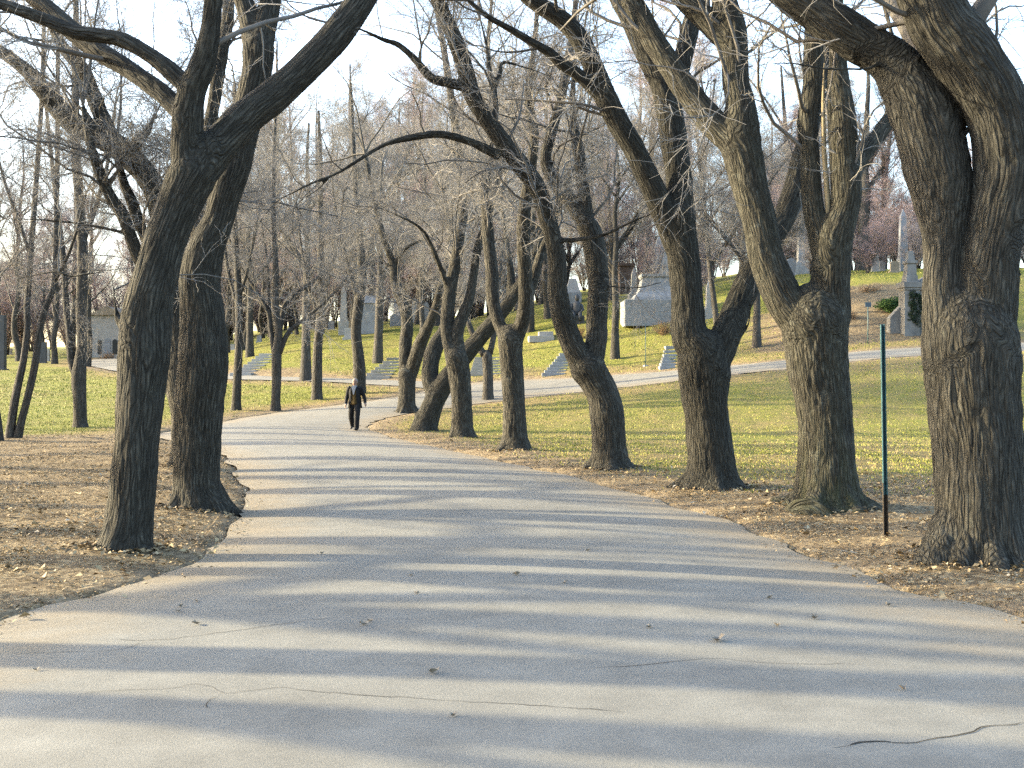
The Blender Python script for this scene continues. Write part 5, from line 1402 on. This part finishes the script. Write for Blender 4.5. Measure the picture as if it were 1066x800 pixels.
vest_r = [(0.88, 0.172, 0.16, 0.0, 0), (0.94, 0.172, 0.155, 0.0, 0), (1.05, 0.168, 0.145, 0.0, 0), (1.18, 0.175, 0.15, 0.0, 0), (1.32, 0.185, 0.145, 0.0, 0.005), (1.42, 0.165, 0.115, 0.0, 0.005), (1.47, 0.09, 0.08, 0.0, 0.0)]
shell('waistcoat', vest_r, 0, 0.01, M['vest'])
bm = prism([(-0.012, 1.22), (0.012, 1.22), (0.075, 1.47), (0.05, 1.535), (-0.05, 1.535), (-0.075, 1.47)], -0.158, -0.02)
bm_mesh('shirt', bm, M['shirt'], man)
organic('collar', [([(0, 0.0, 1.48), (0, -0.005, 1.535)], (0.075, 0.066), 14)], M['shirt'], man, 0.01, 2)
jk = shell('jacket', [(0.76, 0.245, 0.185, 0.62, 0.02), (0.86, 0.232, 0.178, 0.56, 0.015), (1.0, 0.212, 0.168, 0.50, 0.01), (1.15, 0.205, 0.166, 0.44, 0.005), (1.30, 0.215, 0.168, 0.40, 0.005), (1.40, 0.212, 0.145, 0.40, 0.005), (1.455, 0.165, 0.11, 0.45, 0.01), (1.50, 0.085, 0.085, 0.6, 0.015)], 0.4, 0.016, M['suit'])
for (a, b, c) in ((shR, elR, wrR), (shL, elL, wrL)):
    sl = organic('sleeve', [([(a[0] * 0.8, a[1], a[2] + 0.01), a, b, c], (0.085, 0.088, 0.068, 0.055), 14)], M['suit'], jk, 0.012, 4)
for (e_, c) in ((elR, wrR), (elL, wrL)):
    c = np.array(c); dr = norm((c - np.array(e_))[None])[0]
    organic('cuff', [([c - dr * 0.02, c + dr * 0.022], (0.040, 0.040), 12)], M['shirt'], man, 0.01, 1)

# ------------------------------------------------------------------ light, sky, render settings
ELEV, AZ = 17.0, 11.0           # sun to the left, slightly ahead of the camera
to_sun = Vector((-math.cos(math.radians(ELEV)) * math.cos(math.radians(AZ)), math.cos(math.radians(ELEV)) * math.sin(math.radians(AZ)), math.sin(math.radians(ELEV))))
sun = bpy.data.lights.new('sun', 'SUN'); sun.energy = 2.9; sun.angle = math.radians(0.85); sun.color = (1.0, 0.85, 0.56)
so = bpy.data.objects.new('sun', sun); COL.objects.link(so)
so.rotation_euler = (-to_sun).to_track_quat('-Z', 'Y').to_euler(); so.location = (-40, 8, 30)
w = bpy.data.worlds.new('World'); SC.world = w; w.use_nodes = True
nt = w.node_tree; nt.nodes.clear()
wo = nt.nodes.new('ShaderNodeOutputWorld'); bg = nt.nodes.new('ShaderNodeBackground'); sky = nt.nodes.new('ShaderNodeTexSky')
sky.sky_type = 'NISHITA'; sky.sun_disc = False; sky.sun_elevation = math.radians(ELEV)
sky.sun_rotation = math.atan2(to_sun.x, to_sun.y)
sky.altitude = 100; sky.air_density = 1.0; sky.dust_density = 3.0; sky.ozone_density = 1.0
bg.inputs[1].default_value = 0.15
nt.links.new(sky.outputs[0], bg.inputs[0]); nt.links.new(bg.outputs[0], wo.inputs[0])
SC.view_settings.view_transform = 'Standard'; SC.view_settings.look = 'None'; SC.view_settings.exposure = 2.92; SC.view_settings.gamma = 1.0
SC.view_settings.use_curve_mapping = False
SC.render.engine = 'CYCLES'
SC.cycles.max_bounces = 4; SC.cycles.diffuse_bounces = 2; SC.cycles.glossy_bounces = 1; SC.cycles.transmission_bounces = 0; SC.cycles.transparent_max_bounces = 4
SC.cycles.caustics_reflective = False; SC.cycles.caustics_refractive = False
SC.cycles.use_denoising = False
SC.cycles.sample_clamp_direct = 0.5; SC.cycles.sample_clamp_indirect = 0.35
